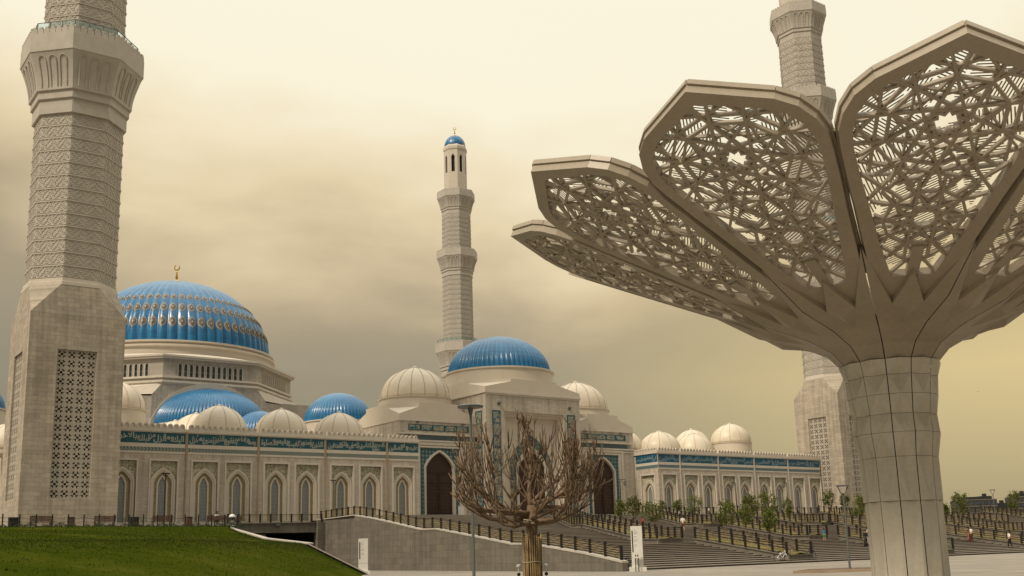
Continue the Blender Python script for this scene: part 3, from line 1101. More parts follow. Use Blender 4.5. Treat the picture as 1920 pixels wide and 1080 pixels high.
def wing(side):
    """side -1 left wing, +1 right wing (mirrored)"""
    mx = (lambda x: x) if side < 0 else (lambda x: 2 * AX - x)
    zb = 5.8 if side < 0 else 6.3
    lab = ('beige stone arcade wing left of the gatehouse, behind the benches' if side < 0 else 'beige stone arcade wing right of the gatehouse, behind the planted steps')
    t = thing('arcade_wing', lab, 'building', (mx(56), YF + 5, zb), 'arcade wings either side of the gatehouse')
    xs = sorted((mx(34.4), mx(77.5)))
    b = MB()
    # wall: piers between the recesses, course above
    edges = sorted([mx(c) for c in WCX])
    cur = xs[0]
    for c in edges:
        b.box(cur, YF, zb, c - 1.66, YF + 0.7, 13.7)
        cur = c + 1.66
    b.box(cur, YF, zb, xs[1], YF + 0.7, 13.7)
    b.box(xs[0], YF, 13.7, xs[1], YF + 0.7, 14.85)
    b.box(xs[0], YF + 0.002, 14.85, xs[1], YF + 0.7, 17.3)
    # end return wall towards the gatehouse and the roof
    ex = xs[1] if side < 0 else xs[0]
    e0, e1 = (ex - 0.7, ex) if side < 0 else (ex, ex + 0.7)
    if side < 0:
        b.box(e0, YF + 0.7, zb, e1, 134.6, 17.3)
    else:
        b.box(e0, YF + 0.7, zb, e1, 129.6, 17.3)
        b.box(e0, 133.0, zb, e1, 134.6, 17.3)
        b.box(e0, 129.6, 13.7, e1, 133.0, 17.3)
    b.box(xs[0], YF + 0.7, 17.1, xs[1], 150, 17.45)
    if side < 0:   # flank of the court seen past the tower
        b.box(30.2, 134, 5.8, 33.0, 250, 17.4)
    b.build('wall', 'facade_stone', t)
    b = MB()
    b.box(xs[0], YF - 0.16, 17.3, xs[1], YF + 0.75, 17.68)
    b.box(xs[0], YF - 0.07, 17.17, xs[1], YF, 17.3)
    b.box(xs[0], YF - 0.05, 14.62, xs[1], YF + 0.001, 14.86)
    b.box(xs[0], YF - 0.05, 15.36, xs[1], YF + 0.001, 15.82)
    if side > 0:
        b.box(xs[0] - 0.16, YF - 0.16, 17.3, xs[0], 134.6, 17.68)
        b.box(xs[0] - 0.05, YF, 15.36, xs[0], 134.2, 15.82)
    b.box(xs[0], YF - 0.12, zb, xs[1], YF + 0.001, zb + 0.55)
    b.build('cornice', 'trim_stone', t)
    brk = [xs[0]] + sorted(mx(p) for p in PIERS) + [xs[1]]
    for i in range(len(brk) - 1):
        b = MB()
        merlons(b, brk[i] + 0.2, brk[i + 1] - 0.2, 'y', YF - 0.06, 17.68)
        b.build('crenellation', 'trim_stone', t)
    if side > 0:
        b = MB()
        merlons(b, YF + 0.1, 134.4, 'x', xs[0] - 0.1, 17.68)
        b.build('crenellation', 'trim_stone', t)
    # downpipes in the pier joints
    for p in PIERS:
        b = MB()
        b.box(mx(p) - 0.17, YF - 0.07, 13.95, mx(p) + 0.17, YF + 0.001, 17.3)
        b.box(mx(p) - 0.07, YF - 0.13, zb + 0.55, mx(p) + 0.07, YF - 0.001, 17.16)
        b.box(mx(p) - 0.13, YF - 0.18, 17.1, mx(p) + 0.13, YF - 0.07, 17.28)
        b.build('downpipe', 'seam_tan' if side < 0 else 'relief_stone', t)
    # inscription panels and meander bands between the piers
    txt = TEXT_LEFT if side < 0 else TEXT_RIGHT
    for i in range(5):
        x0, x1 = brk[i] + 0.2, brk[i + 1] - 0.2
        b = MB()
        b.box(x0, YF - 0.03, 15.82, x1, YF + 0.001, 17.17)
        pn = b.build('inscription_panel', 'tile_ground' if side < 0 else 'tile_blue_ground', t)
        tw = txt[i]
        vs, fs = callig(tw, (x1 - x0) * 0.96, 1.22)
        flat_at('lettering', pn, vs, fs, (x0 + x1) / 2, YF - 0.036, 16.5, 'y', 'letter_cream' if side < 0 else 'letter_pale')
        b = MB()
        b.box(x0, YF - 0.03, 14.86, x1, YF + 0.001, 15.36)
        b.build('meander_band', 'tile_meander' if side < 0 else 'band_grey_blue', t)
    if side > 0:
        b = MB()
        b.box(xs[0] - 0.03, YF + 0.1, 15.82, xs[0], 134.1, 17.17)
        pn = b.build('inscription_panel', 'tile_blue_ground', t)
        vs, fs = callig('غير المغضوب عليهم', 5.0, 1.15)
        flat_at('lettering', pn, vs, fs, xs[0] - 0.036, 131.4, 16.5, 'x', 'letter_pale', -1)
        b = MB()
        b.box(xs[0] - 0.03, YF, 14.86, xs[0], 134.1, 15.36)
        b.build('meander_band', 'band_grey_blue', t)
        window_unit(t, 131.3, 'x', xs[0], zb)
    for c in WCX:
        window_unit(t, mx(c), 'y', YF, zb)
    for x, y in ((42, 137), (51, 137), (60, 137), (69, 137), (51, 146), (51, 155)):
        if (x, y) == (42, 137) or side > 0 and (x, y) in ((51, 137), (51, 155), (51, 146)):
            continue
        white_dome(t, mx(x), y, 18.35, 3.62, 3.85, 10)
    white_dome(t, mx(39.6), 146.2, 22.0, 4.05, 4.1, 12, 2.0, 'corner_dome', 4.15, 4.3)
    if side > 0:
        white_dome(t, 155, 150, 20.6, 3.9, 4.4, 10, 1.0)
        white_dome(t, 133.5, 137, 18.35, 3.62, 3.85, 10)
        white_dome(t, 128.1, 141.2, 18.9, 3.62, 3.9, 10)
    else:
        white_dome(t, 30.3, 166, 18.3, 3.6, 3.8, 10, 0.9)
    return t


wing(-1)
wing(1)

# ================================================================== GATEHOUSE
def oct_roof(b, cx, cy, hw, zc, zlow, zv, ztop, face):
    """square plinth whose corners are cut by sloping triangles up to an octagon; hw half width, face half length of each octagon side lying on the wall plane"""
    sq = [(cx - hw, cy - hw), (cx + hw, cy - hw), (cx + hw, cy + hw), (cx - hw, cy + hw)]
    f = face
    oc = [(cx - f, cy - hw), (cx + f, cy - hw), (cx + hw, cy - f), (cx + hw, cy + f), (cx + f, cy + hw), (cx - f, cy + hw), (cx - hw, cy + f), (cx - hw, cy - f)]
    vs = [(x, y, zc) for x, y in sq] + [(x, y, zlow) for x, y in sq] + [(x, y, zv) for x, y in oc] + [(x, y, ztop) for x, y in oc]
    C, L, V, T = 0, 4, 8, 16
    fs = []
    for i in range(4):
        j = (i + 1) % 4
        fs.append((C + i, C + j, L + j, V + 2 * i + 1, V + 2 * i, L + i))
    for i in range(4):
        fs.append((L + i, V + 2 * i, V + (2 * i - 1) % 8))
    for k in range(8):
        fs.append((V + k, V + (k + 1) % 8, T + (k + 1) % 8, T + k))
    fs.append(tuple(T + k for k in range(8)))
    b.add(vs, fs)


def door_leaf(parent, cx, y, zb, zs, za, hw):
    b = MB()
    A = arch(cx, hw, zb, zs, za)
    b.add([(u, y, z) for u, z in A], [tuple(range(len(A)))])
    d = b.build('door', 'door_wood', parent)
    b = MB()
    for k in (-1, 1):
        for z0, z1 in ((zb + .3, zb + 1.5), (zb + 1.8, zb + 4.4), (zb + 4.8, zb + 5.7), (zb + 6.0, zb + 7.3)):
            x0, x1 = cx + k * 0.22, cx + k * (hw - 0.35)
            x0, x1 = min(x0, x1), max(x0, x1)
            b.ring_prism([(x0, z0), (x0, z1), (x1, z1), (x1, z0)], [(x0 + .14, z0 + .14), (x0 + .14, z1 - .14), (x1 - .14, z1 - .14), (x1 - .14, z0 + .14)], 'y', y - 0.06, y, closed=True)
    b.box(cx - hw, y - 0.1, zb + 5.82, cx + hw, y, zb + 5.95)
    b.box(cx - hw, y - 0.1, zb + 7.35, cx + hw, y, zb + 7.5)
    b.box(cx - 0.05, y - 0.09, zb, cx + 0.05, y, zb + 7.35)
    b.build('panel', 'door_wood', d)
    b = MB()
    for k in (-1, 1):
        for i in range(4):
            for j in range(13):
                x = cx + k * (0.55 + i * (hw - 1.2) / 3)
                b.obox((x, y - 0.05, zb + 0.5 + j * 0.5), (0.024, 0, 0), (0, 0.03, 0), (0, 0, 0.024))
    b.build('stud', 'brass_bar', d)
    return d


def gatehouse():
    t = thing('entrance_gatehouse', 'beige stone gatehouse with a blue dome, two white side domes and three arched brown doors', 'building', (AX, 141, 6.3))
    ZB = 6.3
    # --- central block with a tall recessed iwan
    yc, hwc = 141.4, 9.45
    x0, x1, y0, y1 = AX - hwc, AX + hwc, yc - hwc, yc + hwc
    b = MB()
    b.box(x0, y0, ZB, AX - 6.0, y0 + 1.6, 26.0)
    b.box(AX + 6.0, y0, ZB, x1, y0 + 1.6, 26.0)
    b.box(AX - 6.0, y0, 23.25, AX + 6.0, y0 + 1.6, 26.0)
    b.box(x0, y0 + 1.6, ZB, x1, y1, 26.0)
    b.build('central_block', 'facade_stone', t)
    b = MB()
    b.box(x0 - 0.22, y0 - 0.22, 26.0, x1 + 0.22, y1 + 0.22, 26.28)
    b.box(x0 - 0.1, y0 - 0.1, 25.75, x1 + 0.1, y0 + 0.001, 26.0)
    b.ring_prism([(AX - 6.0, ZB), (AX - 6.0, 23.25), (AX + 6.0, 23.25), (AX + 6.0, ZB)], [(AX - 5.7, ZB), (AX - 5.7, 22.95), (AX + 5.7, 22.95), (AX + 5.7, ZB)], 'y', y0 + 0.25, y0 + 1.0)
    b.ring_prism([(AX - 5.7, ZB), (AX - 5.7, 22.95), (AX + 5.7, 22.95), (AX + 5.7, ZB)], [(AX - 5.3, ZB), (AX - 5.3, 22.5), (AX + 5.3, 22.5), (AX + 5.3, ZB)], 'y', y0 + 0.6, y0 + 1.3)
    b.build('cornice', 'trim_stone', t)
    b = MB()
    oct_roof(b, AX, yc, hwc + 0.1, 26.28, 26.95, 28.1, 28.5, 4.5)
    b.build('roof', 'light_panel', t)
    b = MB()
    b.box(AX - 5.75, y0 + 1.35, ZB, AX + 5.75, y0 + 1.62, 23.0)
    b.build('iwan_back', 'light_panel', t)
    b = MB()
    b.ring_prism(arch(AX, 4.1, ZB, 15.6, 19.8), arch(AX, 3.1, ZB, 14.9, 18.0), 'y', y0 + 1.2, y0 + 1.4)
    b.build('tile_arch', 'tile_teal', t)
    b = MB()
    b.ring_prism(arch(AX, 3.1, ZB, 14.9, 18.0), arch(AX, 2.65, ZB, 14.6, 17.1), 'y', y0 + 1.0, y0 + 1.4)
    b.build('door_surround', 'trim_stone', t)
    door_leaf(t, AX, y0 + 1.3, ZB, 14.6, 17.15, 2.7)
    for xa, xb in ((AX - 8.25, AX - 6.7), (AX + 6.7, AX + 8.4)):
        b = MB()
        b.box(xa, y0 - 0.05, 8.0, xb, y0 + 0.001, 23.3)
        st = b.build('tile_strip', 'tile_ground', t)
        b = MB()
        for i in range(8):
            b.box(xa + .2, y0 - 0.065, 8.15 + i * 1.89, xb - .2, y0 - 0.05, 8.15 + i * 1.89 + 1.7)
        b.build('tile_field', 'tile_medallion', st)
    b = MB()
    b.box(x0 - 0.05, y0 + 1.1, 8.0, x0 + 0.001, y0 + 2.9, 23.3)
    st = b.build('tile_strip', 'tile_ground', t)
    b = MB()
    for i in range(8):
        b.box(x0 - 0.065, y0 + 1.3, 8.15 + i * 1.89, x0 - 0.05, y0 + 2.7, 8.15 + i * 1.89 + 1.7)
    b.build('tile_field', 'tile_medallion', st)
    for xx in (AX - 7.0, AX + 7.2):
        b = MB()
        b.box(xx - 0.25, y0 - 0.4, 24.35, xx + 0.25, y0, 24.6)
        b.box(xx - 0.06, y0 - 0.3, 24.1, xx + 0.06, y0, 24.35)
        b.build('floodlight', 'lamp_grey', t)
    # --- blue dome on its drum
    b = MB()
    b.lathe([(9.1, 28.3), (9.1, 30.55), (9.35, 30.62), (9.35, 30.85), (8.7, 30.9)], 96, (AX, yc))
    b.build('drum', 'light_panel', t, smooth=True, auto=30)
    blue_dome(t, AX, yc, 30.85, 8.6, 6.5, 64, 'dome')
    # --- side pavilions with white domes
    for s in (-1, 1):
        cx, cy, hw = AX + s * 16.55, 141.3, 6.85
        px0, px1 = cx - hw, cx + hw
        py = cy - hw
        if s < 0:
            px1 = x0
        else:
            px0 = x1
        dx = AX + s * 16.35
        b = MB()
        b.box(px0, py, ZB, dx - 3.55, py + 1.2, 17.4)
        b.box(dx + 3.55, py, ZB, px1, py + 1.2, 17.4)
        b.box(px0, py, 17.4, px1, py + 1.2, 18.45)
        b.box(px0, py + 0.45, 18.45, px1, py + 1.2, 19.25)
        b.box(px0, py, 19.25, px1, py + 1.2, 21.25)
        b.box(px0, py + 1.2, ZB, px1, cy + hw, 21.25)
        b.build('pavilion_block', 'facade_stone', t)
        b = MB()
        b.box(px0 - (0.12 if s < 0 else 0), py - 0.12, 21.25, px1 + (0.12 if s > 0 else 0), cy + hw + .12, 21.42)
        b.box(px0, py - 0.16, 18.2, px1, py + 0.001, 18.45)
        b.box(px0, py - 0.08, 17.75, px1, py + 0.001, 18.0)
        b.box(px0, py - 0.12, 19.25, px1, py + 0.001, 19.5)
        b.ring_prism([(dx - 4.6, ZB), (dx - 4.6, 18.15), (dx + 4.6, 18.15), (dx + 4.6, ZB)], [(dx - 4.15, ZB), (dx - 4.15, 17.72), (dx + 4.15, 17.72), (dx + 4.15, ZB)], 'y', py - 0.1, py + 0.001)
        b.ring_prism([(dx - 4.0, ZB), (dx - 4.0, 17.6), (dx + 4.0, 17.6), (dx + 4.0, ZB)], [(dx - 3.52, ZB), (dx - 3.52, 17.32), (dx + 3.52, 17.32), (dx + 3.52, ZB)], 'y', py - 0.05, py + 0.35)
        b.build('cornice', 'trim_stone', t)
        b = MB()
        b.box(px0 + 1.3, py + 0.42, 18.5, px1 - 1.0, py + 0.46, 19.2)
        b.build('strip_window', 'band_grey_blue', t)
        b = MB()
        oct_roof(b, cx, cy, hw + 0.05, 21.42, 22.25, 23.5, 24.15, 3.4)
        b.build('roof', 'light_panel', t)
        # tile frame round the door
        b = MB()
        fr = [(dx - 3.52, ZB), (dx - 3.52, 17.35), (dx + 3.52, 17.35), (dx + 3.52, ZB)]
        ar = arch(dx, 2.72, ZB, 14.5, 17.0)
        b.add([(u, py + 0.18, z) for u, z in fr[::-1] + ar], [tuple(range(4 + len(ar)))])
        b.build('tile_frame', 'tile_teal', t)
        b = MB()
        b.ring_prism(arch(dx, 2.78, ZB, 14.5, 17.06), arch(dx, 2.42, ZB, 14.35, 16.7), 'y', py + 0.05, py + 0.6)
        b.build('door_surround', 'trim_stone', t)
        door_leaf(t, dx, py + 0.55, ZB, 14.35, 16.75, 2.48)
        # tile band of five framed fields above
        b = MB()
        b.box(dx - 5.5, py - 0.04, 19.85, dx + 5.3, py + 0.001, 20.8)
        tb = b.build('tile_band', 'tile_ground', t)
        b = MB()
        for i in range(5):
            xa = dx - 5.35 + i * 2.13
            b.box(xa, py - 0.055, 19.97, xa + 1.78, py - 0.04, 20.68)
        b.build('tile_field', 'tile_medallion', tb)
        white_dome(t, cx, cy, 25.5, 5.45, 5.25, 16, 1.35, 'white_dome', 5.75)
        for xx in (dx - 3.9, dx + 4.2):
            b = MB()
            b.box(xx - 0.22, py - 0.35, 21.0, xx + 0.22, py, 21.18)
            b.build('floodlight', 'lamp_grey', t)
    return t


def dome_profile(zb, r, h, n=28, e=0.92, tip=0.05):
    pr = []
    for i in range(n + 1):
        a = i / n * PI / 2
        pr.append((max(r * math.cos(a) ** e, 0.03), zb + h * ((1 - tip) * math.sin(a) + tip * (i / n) ** 2.5)))
    return pr


def blue_dome(parent, cx, cy, zb, r, h, gores, name='dome', a0=0.0, a1=2 * PI, seg=6, e=0.92, depth=0.028):
    b = MB()
    pr = dome_profile(zb, r, h, e=e)

    def mod(a, t):
        return 1 + depth * (abs(math.sin(a * gores / 2)) - 0.6) * (1 - t * 0.5)
    frac = (a1 - a0) / (2 * PI)
    b.lathe(pr, int(gores * seg * frac), (cx, cy), a0, a1, mod, uvn=gores * frac, caps=False)
    d = b.build(name, 'dome_blue', parent, smooth=True)
    return d


gatehouse()

# ================================================================== PRAYER HALL
def finial(parent, x, y, z, h, yaw=0.0):
    b = MB()
    r = h * 0.13
    b.lathe([(r * .6, z - .1), (r, z + h * .04), (r * .9, z + h * .12), (r * .3, z + h * .2), (r * .5, z + h * .25), (r * .32, z + h * .45), (r * .2, z + h * .52), (r * .34, z + h * .56), (r * .12, z + h * .62)], 16, (x, y))
    rr = h * 0.17
    c = Vector((x, y, z + h * .62 + rr))
    ax = Vector((math.cos(yaw), math.sin(yaw), 0))
    n = 14
    rows = []
    for i in range(n + 1):
        a = R(-250) + R(320) * i / n
        w = 0.34 * math.sin(PI * i / n) ** 0.8 * rr + 0.015 * rr
        p = c + ax * math.cos(a) * rr * 0.92 + Vector((0, 0, math.sin(a) * rr * 0.92))
        q = c + ax * math.cos(a) * (rr * 0.92 - w) + Vector((0, 0, math.sin(a) * (rr * 0.92 - w)))
        rows.append((p, q))
    s = Vector((-ax.y, ax.x, 0)) * rr * 0.1
    vs, fs = [], []
    for p, q in rows:
        vs += [p - s, q - s, q + s, p + s]
    for i in range(n):
        for k in range(4):
            fs.append((i * 4 + k, i * 4 + (k + 1) % 4, i * 4 + 4 + (k + 1) % 4, i * 4 + 4 + k))
    b.add(vs, fs)
    return b.build('crescent_finial', 'brass', parent, smooth=True, auto=40)


def octagon(cx, cy, ap):
    f = ap * math.tan(PI / 8)
    return [(cx - f, cy - ap), (cx + f, cy - ap), (cx + ap, cy - f), (cx + ap, cy + f), (cx + f, cy + ap), (cx - f, cy + ap), (cx - ap, cy + f), (cx - ap, cy - f)]


def prayer_hall():
    cx, cy = AX, 310.5
    t = thing('prayer_hall', 'prayer hall behind the left arcade with the largest blue dome and rows of medallions', 'building', (cx, cy, 6.3))
    ap = 32.0
    yf = cy - ap
    b = MB()
    # octagon drum with its cornice; window openings are cut as niches on the three visible faces
    oc = octagon(cx, cy, ap)
    f = ap * math.tan(PI / 8)
    Z0, Z1 = 48.6, 55.5
    # each face: strips around the window row
    nw, wd, wh0, wh1 = 12, 0.92, 50.85, 54.4
    frames = []
    for k in range(8):
        p, q = Vector((*oc[k], 0)), Vector((*oc[(k + 1) % 8], 0))
        d = (q - p).normalized()
        nrm = Vector((d.y, -d.x, 0))
        frames.append((p, d, nrm, (q - p).length))
    def face_box(k, u0, u1, z0, z1, d0, d1, mb):
        p, d, nr, L = frames[k]
        vs = []
        for z in (z0, z1):
            for (u, dd) in ((u0, d0), (u1, d0), (u1, d1), (u0, d1)):
                v = p + d * u + nr * dd
                vs.append((v.x, v.y, z))
        mb.add(vs, [(0, 3, 2, 1), (4, 5, 6, 7), (0, 1, 5, 4), (1, 2, 6, 5), (2, 3, 7, 6), (3, 0, 4, 7)])
    pitch = 1.56
    for k in (7, 0, 1, 2):
        L = frames[k][3]
        face_box(k, 0, L, Z0, wh0, -0.8, 0, b)
        face_box(k, 0, L, wh1 + .02, Z1, -0.8, 0, b)
        u = 0.0
        st = (L - (nw - 1) * pitch) / 2
        for i in range(nw):
            c = st + i * pitch
            face_box(k, u, c - wd / 2, wh0, wh1 + .02, -0.8, 0, b)
            u = c + wd / 2
        face_box(k, u, L, wh0, wh1 + .02, -0.8, 0, b)
    for k in (3, 4, 5, 6):
        face_box(k, 0, frames[k][3], Z0, Z1, -0.8, 0, b)
    b.build('octagon_drum', 'hall_stone', t)
    # windows of the drum
    for k in (7, 0, 1):
        p, d, nr, L = frames[k]
        st = (L - (nw - 1) * pitch) / 2
        for i in range(nw):
            c = p + d * (st + i * pitch)
            b = MB()
            A = [(-wd / 2 - .14, wh0), (-wd / 2 - .14, wh1 - .6)] + [(-(wd / 2 + .14) * math.cos(a), wh1 - .6 + .62 * math.sin(a)) for a in (.5, 1.0, PI / 2, PI - 1.0, PI - .5)] + [(wd / 2 + .14, wh1 - .6), (wd / 2 + .14, wh0)]
            Bq = [(x * 0.75, z - (0.1 if z > wh1 - .7 else 0)) for x, z in A]
            n = len(A)
            vs = []
            for o in (0.06, -0.4):
                for P_ in (A, Bq):
                    for x, z in P_:
                        v = c + d * x + nr * o
                        vs.append((v.x, v.y, z))
            fs = []
            for j in range(n - 1):
                fs += [(j, j + 1, n + j + 1, n + j), (n + j, n + j + 1, 3 * n + j + 1, 3 * n + j), (j, 2 * n + j, 2 * n + j + 1, j + 1)]
            # fill the head of the opening
            b.add(vs, fs)
            cv = [c + d * x + nr * 0.0 for x in (-wd / 2, wd / 2)]
            w = b.build('drum_window', 'trim_stone', t)
            b = MB()
            g = [c + d * x + nr * -0.35 for x in (-wd / 2, wd / 2)]
            b.add([(g[0].x, g[0].y, wh0), (g[1].x, g[1].y, wh0), (g[1].x, g[1].y, wh1), (g[0].x, g[0].y, wh1)], [(0, 1, 2, 3)])
            hb = [c + d * x + nr * -0.3 for x in (-wd / 2, wd / 2)]
            b.add([(hb[0].x, hb[0].y, 52.2), (hb[1].x, hb[1].y, 52.2), (hb[1].x, hb[1].y, 52.32), (hb[0].x, hb[0].y, 52.32)], [(0, 1, 2, 3)], 1)
            b.build('pane', ['window_glass', 'seam_tan'], w)
    # cornices
    def oct_ring(mb, a, z0, z1):
        o = octagon(cx, cy, a)
        mb.ngon_prism(o, 'z', z0, z1)
    b = MB()
    for a, z0, z1 in ((33.0, 55.5, 56.0), (33.3, 56.0, 56.5), (32.5, 50.2, 50.75), (32.7, 48.9, 49.5), (32.35, 48.5, 48.9)):
        oct_ring(b, a, z0, z1)
    # sloped shoulder from the octagon to the round drum
    n = 96
    o8 = octagon(cx, cy, 33.2)
    lo, hi = [], []
    for i in range(n):
        a = 2 * PI * i / n
        da = (a + PI / 8) % (PI / 4) - PI / 8
        rr = 33.2 / math.cos(da)
        lo.append((cx + rr * math.cos(a), cy + rr * math.sin(a), 56.5))
        hi.append((cx + 30.4 * math.cos(a), cy + 30.4 * math.sin(a), 57.6))
    b.add(lo + hi, [(i, (i + 1) % n, n + (i + 1) % n, n + i) for i in range(n)])
    b.build('cornice', 'trim_stone', t)
    b = MB()
    b.lathe([(30.0, 57.4), (29.3, 57.6), (29.3, 59.6), (29.9, 59.9), (29.9, 60.4), (28.9, 60.7), (28.9, 61.0), (29.6, 61.2), (29.6, 61.7), (28.4, 61.9), (27.9, 61.95)], 128, (cx, cy))
    b.build('drum', 'light_panel', t, smooth=True, auto=25)
    # the great dome
    zb, r, h = 61.9, 27.9, 23.4
    G = 64
    dm = blue_dome(t, cx, cy, zb, r, h, G, 'great_dome', e=0.93)
    pr = dome_profile(zb, r, h, n=200, e=0.93)
    arc = [0.0]
    for i in range(1, len(pr)):
        arc.append(arc[-1] + math.hypot(pr[i][0] - pr[i - 1][0], pr[i][1] - pr[i - 1][1]))

    def onp(s):
        for i in range(len(arc) - 1):
            if arc[i] <= s <= arc[i + 1]:
                q = (s - arc[i]) / (arc[i + 1] - arc[i])
                return pr[i][0] + (pr[i + 1][0] - pr[i][0]) * q, pr[i][1] + (pr[i + 1][1] - pr[i][1]) * q
        return pr[-1]
    # ogee medallion: half-outline (fraction of half width, fraction of half height)
    og = [(0.0, -1.0), (0.10, -0.80), (0.52, -0.62), (0.90, -0.33), (1.0, 0.0), (0.90, 0.33), (0.52, 0.62), (0.10, 0.80), (0.0, 1.0)]
    for s0, hw, hh in ((5.6, 1.08, 2.05), (10.6, 0.98, 1.85), (15.2, 0.82, 1.55)):
        b = MB()
        for k in range(G):
            a = 2 * PI * (k + 0.5) / G
            for lay, (sc, off, mi) in enumerate(((1.0, 0.06, 0), (0.76, 0.09, 1), (0.62, 0.12, 0), (0.50, 0.15, 1), (0.26, 0.18, 0))):
                vs = []
                pts = [(x, y) for x, y in og] + [(-x, y) for x, y in og[::-1][1:-1]]
                rr0, zz0 = onp(s0)
                o0 = off + 0.4 * 0.028 * rr0
                cc = Vector((cx + (rr0 + o0) * math.cos(a), cy + (rr0 + o0) * math.sin(a), zz0 + off * 0.5))
                vs.append(cc)
                for x, y in pts:
                    if lay == 4:
                        x, y = x * (1 + 0.5 * math.cos(6 * math.atan2(y, x + 1e-6))), y
                    rr, zz = onp(s0 + y * hh * sc)
                    da = x * hw * sc / rr
                    o2 = off + 0.028 * (abs(math.sin((a + da) * G / 2)) - 0.6) * rr * (1 - 0.5 * (rr < 24) * .5)
                    vs.append(Vector((cx + (rr + o2) * math.cos(a + da), cy + (rr + o2) * math.sin(a + da), zz + off * 0.5)))
                n = len(pts)
                b.add(vs, [(0, 1 + i, 1 + (i + 1) % n) for i in range(n)], mi)
        b.build('medallion_row', ['medallion_cream', 'medallion_dark'], dm)
    finial(t, cx, cy, 85.2, 6.4, R(-50))
    # lower body: chamfered square under the octagon, with the blind arch of the half dome
    b = MB()
    ap2 = 32.3
    f2 = ap2 * math.tan(PI / 8)
    ov = [(cx - f, cy - ap), (cx + f, cy - ap)]
    b.box(cx - 35, cy - 29, 6.3, cx + 35, cy + 35, 45.5)
    # front wall with round arch cut away
    pts = [(cx - f2 - 2.6, 6.3), (cx - f2 - 2.6, 45.5), (cx - f2, 48.6), (cx + f2, 48.6), (cx + f2 + 2.6, 45.5), (cx + f2 + 2.6, 6.3)]
    b.ngon_prism(pts, 'y', yf - 0.3, yf + 4)
    for s in (-1, 1):   # walls receding beside it
        p = [(cx + s * (f2 + 2.6), yf - 0.3), (cx + s * 36, cy - 24), (cx + s * 36, cy + 24), (cx + s * 20, cy + 10), (cx + s * (f2 + 2.6), yf + 4)]
        b.ngon_prism(p, 'z', 6.3, 45.0)
    b.build('lower_wall', 'hall_stone', t)
    for s in (-1, 1):   # sloping ledges on the corner faces
        b = MB()
        A_ = (cx + s * f, yf + .05, 48.7)
        B_ = (cx + s * 32.0, cy - f, 48.7)
        C_ = (cx + s * (f2 + 2.6), yf - 0.3, 45.5)
        D_ = (cx + s * 36.0, cy - f - 9, 45.0)
        b.add([A_, B_, D_, C_], [(0, 1, 2, 3)])
        b.build('ledge', 'trim_stone', t)
    b = MB()
    rim = [(cx + 17.4 * math.cos(a), 32.0 + 17.4 * math.sin(a)) for a in [PI * i / 40 for i in range(41)]]
    rin = [(cx + 15.9 * math.cos(a), 32.0 + 15.9 * math.sin(a)) for a in [PI * i / 40 for i in range(41)]]
    b.ring_prism(rim, rin, 'y', yf - 0.75, yf + 0.2)
    b.build('arch_rim', 'relief_stone', t)
    b = MB()
    b.lathe([(16.0, 30), (16.0, 36.6), (16.4, 36.7), (16.4, 37.1), (15.6, 37.2)], 96, (cx, yf), PI, 2 * PI, None, uvn=1)
    b.build('half_dome_drum', 'trim_stone', t, smooth=True, auto=30)
    blue_dome(t, cx, yf + 0.2, 37.1, 15.4, 10.6, 96, 'half_dome', PI, 2 * PI, 6, e=0.85)
    # lesser domes along the axis and over the side hall
    for (x, y, z, r_, h_, g_) in ((AX, 200.8, 29.6, 7.25, 6.4, 60), (AX, 243.7, 30.5, 6.6, 7.0, 48), (33.2, 230, 32.4, 7.6, 6.4, 48)):
        b = MB()
        b.lathe([(r_ * 1.03, 17), (r_ * 1.03, z - .35), (r_ * 1.06, z - .3), (r_ * 1.06, z - .05), (r_ * .98, z)], 64, (x, y))
        b.build('lesser_drum', 'light_panel', t, smooth=True, auto=30)
        blue_dome(t, x, y, z, r_, h_, g_, 'lesser_dome')
    return t


prayer_hall()

